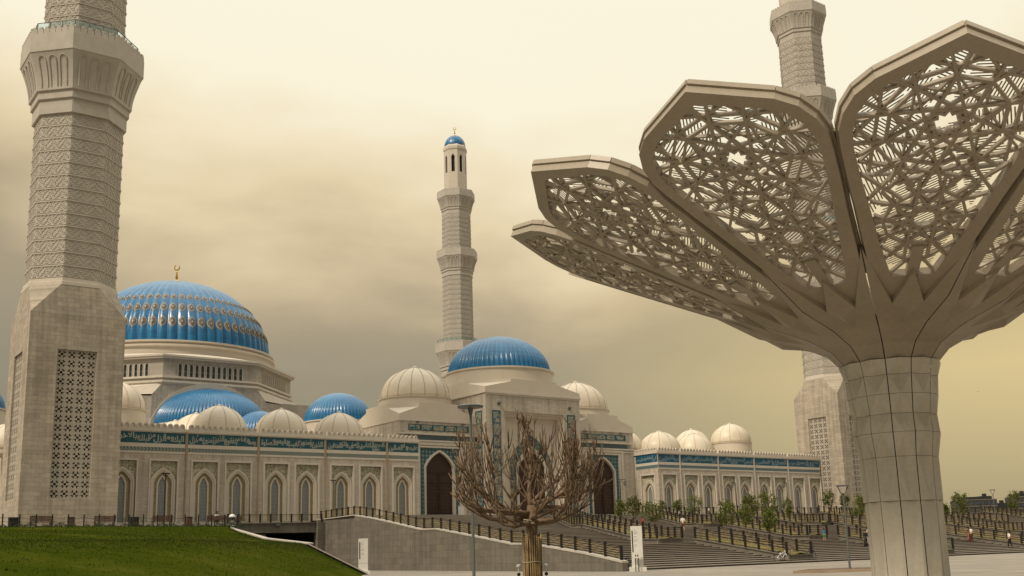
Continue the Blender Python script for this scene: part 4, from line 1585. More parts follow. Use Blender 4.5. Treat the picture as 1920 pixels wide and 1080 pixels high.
# ================================================================== MINARETS
def minaret():
    """local coordinates about the tower axis, z from the plaza level"""
    t = thing('minaret', 'x', 'minaret', (0, 0, 0))
    H = 5.2
    # square base with carved grilles on each side
    b = MB()
    GX, GZ0, GZ1 = 2.14, 8.77, 25.5
    for k in range(4):
        # faces as strips round the grille
        def fb(u0, u1, z0, z1, d0, d1):
            q = []
            for z in (z0, z1):
                for (u, dd) in ((u0, d0), (u1, d0), (u1, d1), (u0, d1)):
                    x, y = u, -H + dd
                    for _ in range(k):
                        x, y = -y, x
                    q.append((x, y, z))
            b.add(q, [(0, 3, 2, 1), (4, 5, 6, 7), (0, 1, 5, 4), (1, 2, 6, 5), (2, 3, 7, 6), (3, 0, 4, 7)])
        fb(-H, -GX, 4.0, 29.6, 0, 0.6)
        fb(GX, H - 0.6, 4.0, 29.6, 0, 0.6)
        fb(-GX, GX, 4.0, GZ0, 0, 0.6)
        fb(-GX, GX, GZ1, 29.6, 0, 0.6)
    # chamfered shoulder: square to octagon
    ap = 4.95
    f = ap * math.tan(PI / 8)
    oc = [(-f, -ap), (f, -ap), (ap, -f), (ap, f), (f, ap), (-f, ap), (-ap, f), (-ap, -f)]
    sq = [(-H, -H), (H, -H), (H, H), (-H, H)]
    vs = [(x, y, 29.6) for x, y in sq] + [(x, y, 33.2) for x, y in oc]
    fs = []
    for i in range(4):
        fs.append((i, (i + 1) % 4, 4 + 2 * i + 1, 4 + 2 * i))
        fs.append((i, 4 + 2 * i, 4 + (2 * i - 1) % 8))
    b.add(vs, fs)
    b.build('base', 'tower_stone', t, local=True)
    # grilles: pierced slab in front of a dark well
    BITS = ["########", "##.##.##", "#..##..#", "###..###", "###..###", "#..##..#", "##.##.##", "########"]
    for k in range(4):
        b = MB()
        nx, nz = 4, 16
        cw, ch = 2 * GX / nx / 8, (GZ1 - GZ0) / nz / 8
        d0, d1 = 0.22, 0.42

        def P(u, d, z):
            x, y = u, -H + d
            for _ in range(k):
                x, y = -y, x
            return (x, y, z)
        for mz in range(nz):
            for mxi in range(nx):
                for j in range(8):
                    row = BITS[j] if mxi % 2 == 0 else BITS[j][::-1]
                    i = 0
                    while i < 8:
                        u0 = -GX + (mxi * 8 + i) * cw
                        z0 = GZ0 + (mz * 8 + j) * ch
                        if row[i] == '#':
                            e = i
                            while e < 8 and row[e] == '#':
                                e += 1
                            u1 = -GX + (mxi * 8 + e) * cw
                            b.add([P(u0, d0, z0), P(u1, d0, z0), P(u1, d0, z0 + ch), P(u0, d0, z0 + ch)], [(0, 1, 2, 3)])
                            i = e
                        else:
                            # reveal walls of the piercing
                            u1 = u0 + cw
                            q = [P(u0, d0, z0), P(u1, d0, z0), P(u1, d0, z0 + ch), P(u0, d0, z0 + ch), P(u0, d1, z0), P(u1, d1, z0), P(u1, d1, z0 + ch), P(u0, d1, z0 + ch)]
                            b.add(q, [(0, 1, 5, 4), (1, 2, 6, 5), (2, 3, 7, 6), (3, 0, 4, 7)])
                            i += 1
        g = b.build('grille', 'grille_stone', t, recalc=False, local=True)
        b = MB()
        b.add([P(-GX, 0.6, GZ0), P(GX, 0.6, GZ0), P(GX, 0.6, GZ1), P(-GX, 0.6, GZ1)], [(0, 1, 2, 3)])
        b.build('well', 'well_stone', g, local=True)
    # octagonal shafts with carved bands
    def oct_pts(ap_, z):
        ff = ap_ * math.tan(PI / 8)
        return [(-ff, -ap_, z), (ff, -ap_, z), (ap_, -ff, z), (ap_, ff, z), (ff, ap_, z), (-ff, ap_, z), (-ap_, ff, z), (-ap_, -ff, z)]

    def oct_stack(mb, prof, cap=True, mi=0):
        vs = []
        for a, z in prof:
            vs += oct_pts(a, z)
        fs = []
        for i in range(len(prof) - 1):
            for k in range(8):
                fs.append((i * 8 + k, i * 8 + (k + 1) % 8, (i + 1) * 8 + (k + 1) % 8, (i + 1) * 8 + k))
        if cap:
            fs.append(tuple(range(8))[::-1])
            fs.append(tuple((len(prof) - 1) * 8 + k for k in range(8)))
        mb.add(vs, fs, mi)

    def carved(z0, z1, a0, a1, bands, rows, cols, name):
        b = MB()
        oct_stack(b, [(a0, z0), (a1, z1)])
        bh = (z1 - z0) / bands
        for i in range(bands):
            za = z0 + i * bh
            aa = a0 + (a1 - a0) * (za - z0) / (z1 - z0)
            oct_stack(b, [(aa + 0.10, za - 0.09), (aa + 0.10, za + 0.07)])
            oct_stack(b, [(aa + 0.06, za + 0.16), (aa + 0.06, za + 0.22)])
            for k in range(8):
                an = -PI / 2 + k * PI / 4
                n = Vector((math.cos(an), math.sin(an), 0))
                d = Vector((-n.y, n.x, 0))
                hl = aa * math.tan(PI / 8) - 0.12
                ch = (bh - 0.42) / rows
                cw = 2 * hl / cols
                for r_ in range(rows):
                    zc = za + 0.32 + (r_ + 0.5) * ch
                    ac = a0 + (a1 - a0) * (zc - z0) / (z1 - z0)
                    for c_ in range(cols):
                        # steps of short bars climbing in diamonds
                        q = (c_ + (r_ if (c_ // 4) % 2 == 0 else -r_)) % 4
                        if q in (0, 1):
                            cc = n * (ac + 0.012) + d * (-hl + (c_ + 0.5) * cw)
                            b.obox((cc.x, cc.y, zc), d * cw * 0.5, n * 0.045, (0, 0, ch * 0.36))
        return b.build(name, 'relief_stone', t, local=True)
    carved(33.9, 54.3, 4.72, 4.75, 13, 6, 20, 'shaft')
    carved(64.0, 85.6, 4.42, 4.35, 14, 4, 14, 'shaft')
    carved(94.0, 105.4, 4.25, 4.2, 8, 4, 14, 'shaft')
    b = MB()
    oct_stack(b, [(4.98, 33.1), (4.98, 33.5), (4.85, 33.55), (4.85, 33.95)])
    b.build('collar', 'trim_stone', t, local=True)

    def balcony(z, a_in, a_neck, a_out, hgt, rail):
        """corbelled balcony: z is the underside of the neck"""
        b = MB()
        k = hgt / 11.0
        zz = lambda v: z + v * k
        prof = [(a_in, zz(0)), (a_neck * .955, zz(0)), (a_neck * .955, zz(1.75)), (a_neck * 1.0, zz(1.8)), (a_neck * 1.0, zz(2.75)), (a_neck * 1.045, zz(2.8))]
        for i in range(9):
            q = i / 8
            prof.append((a_neck * 1.045 + (a_out - a_neck * 1.045) * q ** 1.7, zz(2.8) + (zz(7.3) - zz(2.8)) * q))
        prof += [(a_out + 0.06, zz(7.3)), (a_out + 0.06, zz(9.6)), (a_out - 0.35, zz(9.6)), (a_out - 0.35, zz(8.6)), (a_in - .4, zz(8.6))]
        oct_stack(b, prof, cap=False)
        # merlons on the parapet
        for kf in range(8):
            an = -PI / 2 + kf * PI / 4
            n = Vector((math.cos(an), math.sin(an), 0))
            d = Vector((-n.y, n.x, 0))
            hl = (a_out + 0.06) * math.tan(PI / 8)
            nm = 7
            for i in range(nm):
                u = -hl + (i + 0.5) * 2 * hl / nm
                c = n * (a_out - 0.14) + d * u
                w = hl / nm
                b.obox((c.x, c.y, zz(9.6) + 0.26 * k), d * w * 0.92, n * 0.16, (0, 0, 0.26 * k))
                b.obox((c.x, c.y, zz(9.6) + 0.66 * k), d * w * 0.52, n * 0.16, (0, 0, 0.16 * k))
        bal = b.build('balcony', 'trim_stone' if False else 'relief_stone', t, local=True)
        # raised arch mouldings on the corbel faces
        b = MB()
        for kf in range(8):
            an = -PI / 2 + kf * PI / 4
            n = Vector((math.cos(an), math.sin(an), 0))
            d = Vector((-n.y, n.x, 0))

            def corb(q):
                return a_neck * 1.045 + (a_out - a_neck * 1.045) * q ** 1.7 + 0.05, zz(2.8) + (zz(7.3) - zz(2.8)) * q
            for i in (-1, 0, 1):
                pts = []
                for sgn in (-1, 1):
                    col = []
                    for q in (0.08, 0.3, 0.5, 0.68, 0.76):
                        ar, z_ = corb(q)
                        hl = ar * math.tan(PI / 8)
                        c = n * ar + d * (i * hl * 0.52 + sgn * hl * 0.17)
                        col.append(Vector((c.x, c.y, z_)))
                    pts.append(col)
                arc = []
                ar, z_ = corb(0.76)
                hl = ar * math.tan(PI / 8)
                for j in range(1, 6):
                    a = PI * (1 - j / 6)
                    ar2, z2 = corb(0.76 + 0.13 * math.sin(a))
                    c = n * ar2 + d * (i * hl * 0.52 + math.cos(a) * hl * 0.17)
                    arc.append(Vector((c.x, c.y, z2)))
                b.tube(pts[0] + arc + pts[1][::-1], 0.075, 4)
        b.build('blind_arch', 'relief_stone', bal, local=True)
        if rail:
            b = MB()
            zt = zz(9.6)
            P8 = [Vector(p) for p in oct_pts(a_out - 0.7, zt + 1.75)]
            for i in range(8):
                p, q = P8[i], P8[(i + 1) % 8]
                b.bar(p, q, 0.07, 0.07)
                for s in (0.0, 0.33, 0.66):
                    c = p.lerp(q, s)
                    b.bar((c.x, c.y, zt - .6), (c.x, c.y, zt + 1.8), 0.08, 0.08, (1, 0, 0))
            b.build('rail', 'lamp_grey', bal, local=True)
            b = MB()
            P8 = [Vector(p) for p in oct_pts(a_out - 0.7, 0)]
            for i in range(8):
                p, q = P8[i], P8[(i + 1) % 8]
                b.add([(p.x, p.y, zt + 0.7), (q.x, q.y, zt + 0.7), (q.x, q.y, zt + 1.65), (p.x, p.y, zt + 1.65)], [(0, 1, 2, 3)])
            b.build('glass_panel', 'rail_glass', bal, local=True)
    balcony(54.2, 4.6, 5.3, 6.62, 11.0, True)
    balcony(85.5, 4.2, 4.75, 5.95, 8.9, False)
    balcony(105.4, 4.1, 4.45, 5.55, 8.2, False)
    # lantern with narrow arched openings
    b = MB()
    al = 3.38
    # walls as strips round the openings
    for k in range(8):
        an = -PI / 2 + k * PI / 4
        n = Vector((math.cos(an), math.sin(an), 0))
        d = Vector((-n.y, n.x, 0))
        hl = al * math.tan(PI / 8)

        def sb(u0, u1, z0, z1):
            c = n * (al - 0.25) + d * (u0 + u1) / 2
            b.obox((c.x, c.y, (z0 + z1) / 2), d * (u1 - u0) / 2, n * 0.25, (0, 0, (z1 - z0) / 2))
        sb(-hl, hl, 113, 119.4)
        sb(-hl, hl, 125.2, 127.6)
        sb(-hl, -0.55, 119.4, 125.2)
        sb(0.55, hl, 119.4, 125.2)
        for s in (-1, 1):   # arched head
            c = n * (al - 0.25) + d * s * 0.42
            b.obox((c.x, c.y, 124.95), d * 0.13, n * 0.25, (0, 0, 0.25))
    oct_stack(b, [(al + .12, 126.9), (al + .2, 127.2), (al + .2, 128.0), (al - .1, 128.6), (3.0, 128.8)])
    ln = b.build('lantern', 'trim_stone', t, local=True)
    b = MB()
    oct_stack(b, [(2.6, 119), (2.6, 126)])
    b.build('core', 'cavity', ln, local=True)
    b = MB()
    pr = dome_profile(128.7, 3.35, 3.9)
    b.lathe(pr, 120, (0, 0), 0, 2 * PI, lambda a, q: 1 + 0.02 * (abs(math.sin(a * 15)) - .6), uvn=30, caps=False)
    dm = b.build('cupola', 'dome_blue', t, smooth=True, local=True)
    b = MB()
    ROOT['__l'] = Vector((0, 0, 0))
    fo = finial(t, 0, 0, 132.4, 3.4, R(-50))
    fo.parent = dm
    return t


def _rail_glass(g, p):
    setp(g, p, Base_Color=(0.55, 0.75, 0.74, 1), Roughness=0.05)
    p.inputs['Transmission Weight'].default_value = 0.85
    p.inputs['IOR'].default_value = 1.1


mat('rail_glass', _rail_glass)
MIN = minaret()
MINLAB = ['nearest minaret, its square base rising behind the benches at the lawn', 'slim distant minaret with its blue cupola showing, behind the gatehouse dome', 'minaret partly hidden by the pierced canopy, at the end of the right arcade']
for i, (x, y) in enumerate(((29.1, 128.5), (172.9, 263.0), (172.9, 128.5))):
    o = MIN if i == 0 else copy_tree(MIN)
    o.location = (x, y, 0 if i != 1 else 0.0)
    ROOT[o.name] = Vector((x, y, 0))
    tag(o, MINLAB[i], 'minaret', 'minarets of the mosque')

# ================================================================== FLOWER CANOPY
CB = Vector((23.683, 15.729, 0))
CAZ = R(134.418)          # azimuth of one petal; twelve petals, thirty degrees apart
PSL = 0.45                # rise of a petal per metre outwards


def clip_poly(p, q, poly):
    """clip segment pq to a convex polygon (counter-clockwise)"""
    t0, t1 = 0.0, 1.0
    d = q - p
    n = len(poly)
    for i in range(n):
        a, b = poly[i], poly[(i + 1) % n]
        e = b - a
        nx, ny = -e.y, e.x
        den = nx * d.x + ny * d.y
        num = nx * (p.x - a.x) + ny * (p.y - a.y)
        if abs(den) < 1e-9:
            if num < 0:
                return None
            continue
        t = -num / den
        if den > 0:
            t0 = max(t0, t)
        else:
            t1 = min(t1, t)
        if t0 >= t1:
            return None
    return p + d * t0, p + d * t1


def canopy():
    t = thing('flower_canopy', 'huge beige canopy of pierced petals spreading from one faceted column', 'canopy', tuple(CB))
    cs = math.cos(math.atan(PSL))
    V2 = lambda x, y: Vector((x, y))

    def P3(d, l, off=0.0):
        """petal plane (outward d, sideways l), off along the plane normal"""
        return Vector((d - off * PSL * cs, l, 9.44 + PSL * (d - 7.88) + off * cs))
    out = [(9.85, 0), (9.08, 1.47), (8.75, 1.81), (8.35, 1.98), (7.9, 2.02), (7.5, 1.94), (6.65, 1.715), (5.8, 1.465), (4.6, 1.15), (3.6, .88), (2.1, .52)]
    inn = [(9.50, 0), (8.90, 1.24), (8.66, 1.52), (8.33, 1.70), (7.9, 1.745), (7.5, 1.69), (6.65, 1.45), (5.8, 1.18), (4.6, .80), (3.64, .47)]
    # smooth the shoulder a little
    TH = 0.20
    b = MB()
    for s in (1, -1):
        o = [(d, l * s) for d, l in out]
        i_ = [(d, l * s) for d, l in inn]
        for k in range(len(inn) - 1):
            q = [o[k], o[k + 1], i_[k + 1], i_[k]]
            lo = [P3(*p) for p in q]
            hi = [P3(*p, TH) for p in q]
            b.add(lo + hi, [(0, 1, 2, 3), (7, 6, 5, 4), (0, 4, 5, 1), (3, 2, 6, 7)])
    q = [(3.6, .88), (2.1, .52), (2.1, -.52), (3.6, -.88), (3.64, -.47), (3.64, .47)]
    lo = [P3(*p) for p in q]
    hi = [P3(*p, TH) for p in q]
    b.add(lo + hi, [tuple(range(6)), tuple(range(11, 5, -1)), (0, 1, 7, 6), (2, 3, 9, 8), (1, 2, 8, 7), (4, 5, 11, 10)])
    # middle rib at the foot, raised lip along the outer edge
    b.obox((P3(4.05, 0) + P3(4.05, 0, .16)) / 2, (P3(4.55, 0) - P3(3.55, 0)) / 2, (0, 0.13, 0), (P3(0, 0, .16) - P3(0, 0)) / 2)
    lip = [(d, l) for d, l in out[:-1]]
    for s in (1, -1):
        for (d0, l0), (d1, l1) in zip(lip, lip[1:]):
            a, c = P3(d0, l0 * s, TH + 0.05), P3(d1, l1 * s, TH + 0.05)
            b.bar(a, c, 0.09, 0.12, P3(0, 0, 1) - P3(0, 0))
    pet = b.build('petal', 'canopy_shell_shaded', t, local=True)
    # lattice: bars of a ten-pointed star, its ring, and a second star below
    field = [V2(d, l) for d, l in inn] + [V2(d, -l) for d, l in inn[::-1][:-1]]
    # orientation: make counter-clockwise
    ar = sum(field[i].x * field[(i + 1) % len(field)].y - field[(i + 1) % len(field)].x * field[i].y for i in range(len(field)))
    if ar < 0:
        field = field[::-1]
    # work in true plane lengths: s = (d - d0)/cs
    segs = []

    def star(dc, lc, Rr, skip, ext, rot=0.0, n=10):
        pts = [(dc, lc, Rr, rot + 2 * PI * k / n) for k in range(n)]
        for k in range(n):
            a0, a1 = pts[k][3], rot + 2 * PI * (k + skip) / n
            p = Vector((Rr * math.cos(a0), Rr * math.sin(a0)))
            q = Vector((Rr * math.cos(a1), Rr * math.sin(a1)))
            e = (q - p).normalized() * ext
            p, q = p - e, q + e
            segs.append((V2(dc + p.x * cs, lc + p.y), V2(dc + q.x * cs, lc + q.y)))
    r0 = PI / 10
    star(7.88, 0, 1.16, 4, 0.62, 0)
    star(7.88, 0, 1.14, 1, 0.02, 0)
    star(7.88, 0, 1.62, 2, 0.25, r0)
    star(5.35, 0, 0.80, 4, 0.55, r0)
    star(5.35, 0, 0.86, 1, 0.05, r0)
    for l in (-1, 1):
        for p, q in (((6.9, .6), (5.9, 1.3)), ((6.75, 1.5), (5.9, .5)), ((7.1, .2), (6.2, .9)), ((4.75, .25), (4.1, .7)), ((4.6, .85), (4.0, .1)), ((4.25, .05), (3.7, .45))):
            segs.append((V2(p[0], p[1] * l), V2(q[0], q[1] * l)))
    nmain = len(segs)
    # finer second weave
    star(7.88, 0, 1.16, 3, 0.72, 0)
    star(5.35, 0, 0.80, 3, 0.30, r0)
    b = MB()
    nrm = (P3(0, 0, 1) - P3(0, 0)).normalized()
    # frame strip just inside the edge
    for si, (p, q) in enumerate(segs):
        c = clip_poly(p, q, field)
        if not c:
            continue
        p, q = c
        if (q - p).length < 0.08:
            continue
        h_ = 0.045 + si * 0.0009       # each bar a little higher than the one it crosses
        b.bar(P3(p.x, p.y, h_), P3(q.x, q.y, h_), 0.066 if si < nmain else 0.042, 0.08, nrm)
    # star collar
    k = 20
    rin = [(7.88 + cs * (0.31 if i % 2 == 0 else 0.205) * math.cos(2 * PI * i / k), (0.31 if i % 2 == 0 else 0.205) * math.sin(2 * PI * i / k)) for i in range(k)]
    rou = [(7.88 + cs * (0.385 if i % 2 == 0 else 0.28) * math.cos(2 * PI * i / k), (0.385 if i % 2 == 0 else 0.28) * math.sin(2 * PI * i / k)) for i in range(k)]
    for i in range(k):
        j = (i + 1) % k
        q = [rin[i], rin[j], rou[j], rou[i]]
        lo = [P3(*p, -0.004) for p in q]
        hi = [P3(*p, .16) for p in q]
        b.add(lo + hi, [(0, 1, 2, 3), (7, 6, 5, 4), (0, 4, 5, 1), (2, 6, 7, 3)])
    b.build('lattice', 'canopy_shell_shaded', pet, local=True)
    # cross beams between lattice and louvres
    b = MB()
    for d in (8.05, 6.5, 5.0):
        w = next((inn[i][1] + (inn[i + 1][1] - inn[i][1]) * (d - inn[i][0]) / (inn[i + 1][0] - inn[i][0]) for i in range(len(inn) - 1) if inn[i + 1][0] <= d <= inn[i][0]), 0.5)
        b.tube([P3(d, -w, .27), P3(d, -w * .4, .25), P3(d, w * .4, .25), P3(d, w, .27)], 0.055, 8)
    b.build('cross_beam', 'canopy_beam', pet, smooth=True, local=True)
    # louvre slats: ten wedges about the star, each with its own slant
    b = MB()
    rnd = random.Random(11)
    npz = 10
    for k in range(npz):
        a0, a1 = 2 * PI * (k + .5) / npz + 0.02, 2 * PI * (k + 1.5) / npz - 0.02
        am = (a0 + a1) / 2
        C0 = V2(7.88, 0)
        tri = [C0 + V2(math.cos(am) * .1 * cs, math.sin(am) * .1), C0 + V2(9 * cs * math.cos(a0), 9 * math.sin(a0)), C0 + V2(9 * cs * math.cos(a1), 9 * math.sin(a1))]
        slant = am + PI / 2 + (0.55 if k % 2 else -0.55)
        u = V2(math.cos(slant) * cs, math.sin(slant))
        w = V2(-math.sin(slant) * cs, math.cos(slant))
        for i in range(-150, 151):
            c = C0 + w * (i * 0.071)
            p, q = c - u * 9, c + u * 9
            r1 = clip_poly(p, q, tri)
            if not r1:
                continue
            r2 = clip_poly(r1[0], r1[1], field)
            if not r2:
                continue
            p, q = r2
            if (q - p).length < 0.05:
                continue
            # leave the star well open
            parts = [(p, q)]
            mid = (p + q) / 2
            if (mid - C0).length < 0.40:
                continue
            for a_, c_ in parts:
                b.bar(P3(a_.x, a_.y, .36), P3(c_.x, c_.y, .36), 0.029, 0.005, nrm)
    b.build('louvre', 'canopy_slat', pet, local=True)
    for i in range(12):
        o = pet if i == 0 else copy_tree(pet, t)
        o.rotation_euler = (0, 0, CAZ + i * PI / 6)
    # column: faceted panels between dark joints
    rings = [(0.0, .91), (2.55, .93), (3.64, .95), (4.23, 1.04), (4.70, 1.02), (5.18, 1.08), (5.67, 1.14), (6.05, 1.22)]
    a_ = lambda i, f=0.0: CAZ + PI / 12 + i * PI / 6 + f

    def pt(r, z, a):
        return CB + Vector((r * math.cos(a), r * math.sin(a), z))
    b = MB()
    for i in range(12):
        for j in range(len(rings) - 1):
            (z0, r0), (z1, r1) = rings[j], rings[j + 1]
            g0, g1 = 0.0065 / r0 * (2.4 if i == 2 else 1), 0.0065 / r1 * (2.4 if i == 2 else 1)
            gz = 0.004
            A0, A1 = a_(i, g0), a_(i + 1, -g0)
            B0, B1 = a_(i, g1), a_(i + 1, -g1)
            m = math.cos(PI / 12)
            s0 = 0.995 + (0.085 if j % 2 else -0.09)
            s1 = 0.995 + (-0.09 if j % 2 else 0.085)
            if j == 0:
                # long foot panels fold about an off-centre crease
                v = [pt(r0, z0, A0), pt(r0, z0, A1), pt(r1, z1 - gz, B1), pt(r1, z1 - gz, B0), pt(r0 * 1.03, z0, A1 - 0.12), pt(r1 * 0.985, z1 - gz, B1 - .04)]
                b.add(v, [(0, 4, 5, 3), (4, 1, 2, 5)])
                continue
            bm_ = pt(r0 * m * s0, z0 + gz, (A0 + A1) / 2)
            tm = pt(r1 * m * s1, z1 - gz, (B0 + B1) / 2)
            v = [pt(r0, z0 + gz, A0), bm_, pt(r0, z0 + gz, A1), pt(r1, z1 - gz, B1), tm, pt(r1, z1 - gz, B0)]
            if j % 2:
                b.add(v, [(0, 1, 5), (1, 4, 5), (1, 3, 4), (1, 2, 3)])
            else:
                b.add(v, [(0, 1, 4), (0, 4, 5), (1, 2, 4), (2, 3, 4)])
    col = b.build('column', 'column_shell_lit', t)
    b = MB()
    b.lathe([(.80, -.02), (.77, 2.5), (.79, 3.64), (.83, 4.2), (.82, 4.7), (.86, 5.2), (.92, 5.7), (1.0, 6.08), (1.32, 6.47), (1.85, 6.85), (2.2, 7.0)], 48, (CB.x, CB.y))
    b.build('joint_core', 'cavity', col, smooth=True)
    # crown: two flaring rings and the spikes that run out under the petals
    b = MB()
    R1, R2, R3 = (1.22, 6.06), (1.52, 6.40), (2.15, 6.73)

    def pl(r, a, off=0.0):
        """point of the petal plane above radius r"""
        return CB + Vector((r * math.cos(a), r * math.sin(a), 9.44 + PSL * (r * math.cos(0) - 7.88) + off))
    g = 0.012
    for i in range(12):
        A0, A1 = a_(i), a_(i + 1)
        am = (A0 + A1) / 2
        m = math.cos(PI / 12)
        # ring one, ring two with triangular folds
        for (ra, za), (rb, zb), sw in ((R1, R2, 0), (R2, R3, 1)):
            q = [pt(ra, za, A0 + g / ra), pt(ra * m * (0.985 if sw else 1.0), za, am), pt(ra, za, A1 - g / ra), pt(rb, zb, A1 - g / rb), pt(rb * m * (1.0 if sw else .985), zb, am), pt(rb, zb, A0 + g / rb)]
            if sw:
                b.add(q, [(0, 1, 5), (1, 4, 5), (1, 3, 4), (1, 2, 3)])
            else:
                b.add(q, [(0, 1, 4), (0, 4, 5), (1, 2, 4), (2, 3, 4)])
        # valleys and tips
        Vl, Vr = pl(2.95, A0 + PI / 6 * .27, -.17), pl(2.95, A1 - PI / 6 * .27, -.17)
        c0 = pt(R3[0] * m * 1.0, R3[1], am)
        l0, l1 = pt(R3[0], R3[1], A0 + g / 2), pt(R3[0], R3[1], A1 - g / 2)
        Tg0, Tg1 = pl(4.72, A0 + g / 5, -.02), pl(4.72, A1 - g / 5, -.02)
        Gm0, Gm1 = pl(3.3, A0 + g / 3, -.27), pl(3.3, A1 - g / 3, -.27)
        Tc = pl(3.9, am, -.10)
        Cm = pl(2.9, am, -.31)
        b.add([l0, Gm0, Tg0, Vl], [(0, 1, 3), (1, 2, 3)])
        b.add([l1, Gm1, Tg1, Vr], [(0, 3, 1), (1, 3, 2)])
        b.add([l0, Vl, c0], [(0, 1, 2)])
        b.add([l1, c0, Vr], [(0, 1, 2)])
        b.add([c0, Cm, Vl, Vr, Tc], [(0, 2, 1), (0, 1, 3), (1, 2, 4), (1, 4, 3)])
        up_ = Vector((0, 0, .20))
        for p_, q_ in ((Vl, Tg0), (Vr, Tg1), (Vl, Tc), (Vr, Tc)):     # turned-up edges of the spikes
            b.add([p_, q_, q_ + up_ * .6, p_ + up_], [(0, 1, 2, 3)])
    b.build('crown', 'canopy_shell_shaded', t)
    # short ties bridging neighbouring petals near the shoulder
    for i in range(12):
        b = MB()
        A = a_(i)
        c = pl(7.95, A, .12)
        d = Vector((-math.sin(A), math.cos(A), 0))
        b.obox(c, d * 0.16, Vector((0, 0, .03)), Vector((math.cos(A), math.sin(A), 0)) * .05)
        b.build('tie_plate', 'canopy_shell_shaded', t)


canopy()

# ================================================================== STAIR SIDE WALL, BRIDGE AND UNDERPASS
def side_wall():
    t = thing('stair_side_wall', 'long grey granite wall stepping down beside the stair', 'wall', (55, 80, 0))
    b = MB()
    Y = [(57.1, .72), (61.8, 1.36), (68.0, 2.02), (71.2, 2.28), (73.6, 2.32), (79.5, 3.02), (89.2, 4.1), (93.0, 4.17), (99.7, 5.03), (106, 5.80), (112.2, 6.42), (126.4, 6.42)]
    # body and coping
    for (ya, za), (yb, zb) in zip(Y, Y[1:]):
        xa, xb = sx_wall(ya), sx_wall(yb)
        vs = [(xa, ya, -.02), (xa + .5, ya, -.02), (xb + .5, yb, -.02), (xb, yb, -.02), (xa, ya, za - .14), (xa + .5, ya, za - .14), (xb + .5, yb, zb - .14), (xb, yb, zb - .14)]
        b.add(vs, [(4, 5, 6, 7), (0, 1, 5, 4), (1, 2, 6, 5), (2, 3, 7, 6), (3, 0, 4, 7)])
    b.build('wall_body', 'grey_granite', t)
    b = MB()
    for (ya, za), (yb, zb) in zip(Y, Y[1:]):
        xa, xb = sx_wall(ya) - .04, sx_wall(yb) - .04
        vs = [(xa, ya, za - .14), (xa + .58, ya, za - .14), (xb + .58, yb, zb - .14), (xb, yb, zb - .14), (xa, ya, za), (xa + .58, ya, za), (xb + .58, yb, zb), (xb, yb, zb)]
        b.add(vs, [(0, 1, 2, 3), (4, 5, 6, 7), (0, 1, 5, 4), (1, 2, 6, 5), (2, 3, 7, 6), (3, 0, 4, 7)])
    b.build('coping', 'kerb_stone', t)

    def top(y):
        for (a, c), (d, e) in zip(Y, Y[1:]):
            if a <= y <= d:
                return c + (e - c) * (y - a) / (d - a)
        return Y[-1][1]
    pts = []
    y = 57.5
    while y < 126.4:
        pts.append((sx_wall(y) + .25, y, top(y)))
        y += 2.05
    railing('railing', 'black post railing on the long grey stair side wall', pts)


def railing(name, label, pts, group='post railings of the stair and terraces', h=1.02, pr=0.085, bars=5, barmat='brass_bar'):
    """posts at every point, a top rail and thin infill bars"""
    c = Vector(pts[len(pts) // 2])
    t = thing(name, label, 'railing', tuple(Vector(pts[0])), group)
    for p in pts:
        b = MB()
        b.box(p[0] - pr, p[1] - pr, p[2] - .03, p[0] + pr, p[1] + pr, p[2] + h)
        b.box(p[0] - pr * .7, p[1] - pr * .7, p[2] + h, p[0] + pr * .7, p[1] + pr * .7, p[2] + h + .05)
        b.build('post', 'black_metal', t)
    b = MB()
    for p, q in zip(pts, pts[1:]):
        b.bar((p[0], p[1], p[2] + h * .92), (q[0], q[1], q[2] + h * .92), 0.06, 0.05)
        b.bar((p[0], p[1], p[2] + .10), (q[0], q[1], q[2] + .10), 0.04, 0.04)
    b.build('rail', 'black_metal', t)
    b = MB()
    for p, q in zip(pts, pts[1:]):
        for k in range(bars):
            z = .2 + (h - .32) * k / (bars - 1) if bars > 1 else .5
            b.bar((p[0], p[1], p[2] + z), (q[0], q[1], q[2] + z), 0.03, 0.035)
    b.build('infill', barmat, t)
    return t


side_wall()


def underpass():
    t = thing('underpass_bridge', 'grey concrete parapet over the dark underpass mouth below the left arcade', 'bridge', (54, 124, 0))
    b = MB()
    b.box(47.2, 123.2, 4.7, 60.0, 123.9, 5.98)
    b.box(58.9, 122.7, -.02, 60.1, 123.9, 5.98)
    b.build('parapet', 'grey_granite', t)
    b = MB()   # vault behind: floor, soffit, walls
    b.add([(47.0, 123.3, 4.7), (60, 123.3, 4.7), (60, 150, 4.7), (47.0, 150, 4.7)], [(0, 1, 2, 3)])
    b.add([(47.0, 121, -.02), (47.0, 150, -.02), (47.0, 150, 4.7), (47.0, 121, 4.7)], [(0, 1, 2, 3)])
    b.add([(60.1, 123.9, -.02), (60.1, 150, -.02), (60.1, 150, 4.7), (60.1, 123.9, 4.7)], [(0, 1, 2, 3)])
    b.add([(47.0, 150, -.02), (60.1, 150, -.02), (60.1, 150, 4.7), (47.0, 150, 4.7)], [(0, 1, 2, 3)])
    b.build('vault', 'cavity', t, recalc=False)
    b = MB()
    b.box(53.4, 123.02, 5.55, 54.0, 123.2, 5.9)
    b.build('wall_lamp', 'lamp_grey', t)
    b = MB()
    b.box(53.0, 128, 4.5, 54.2, 128.3, 4.62)
    b.build('tunnel_lamp', 'white_board', t)
    pts = [(47.4 + i * 1.38, 123.55, 5.98) for i in range(10)]
    railing('railing', 'black post railing above the dark underpass mouth', pts)


underpass()

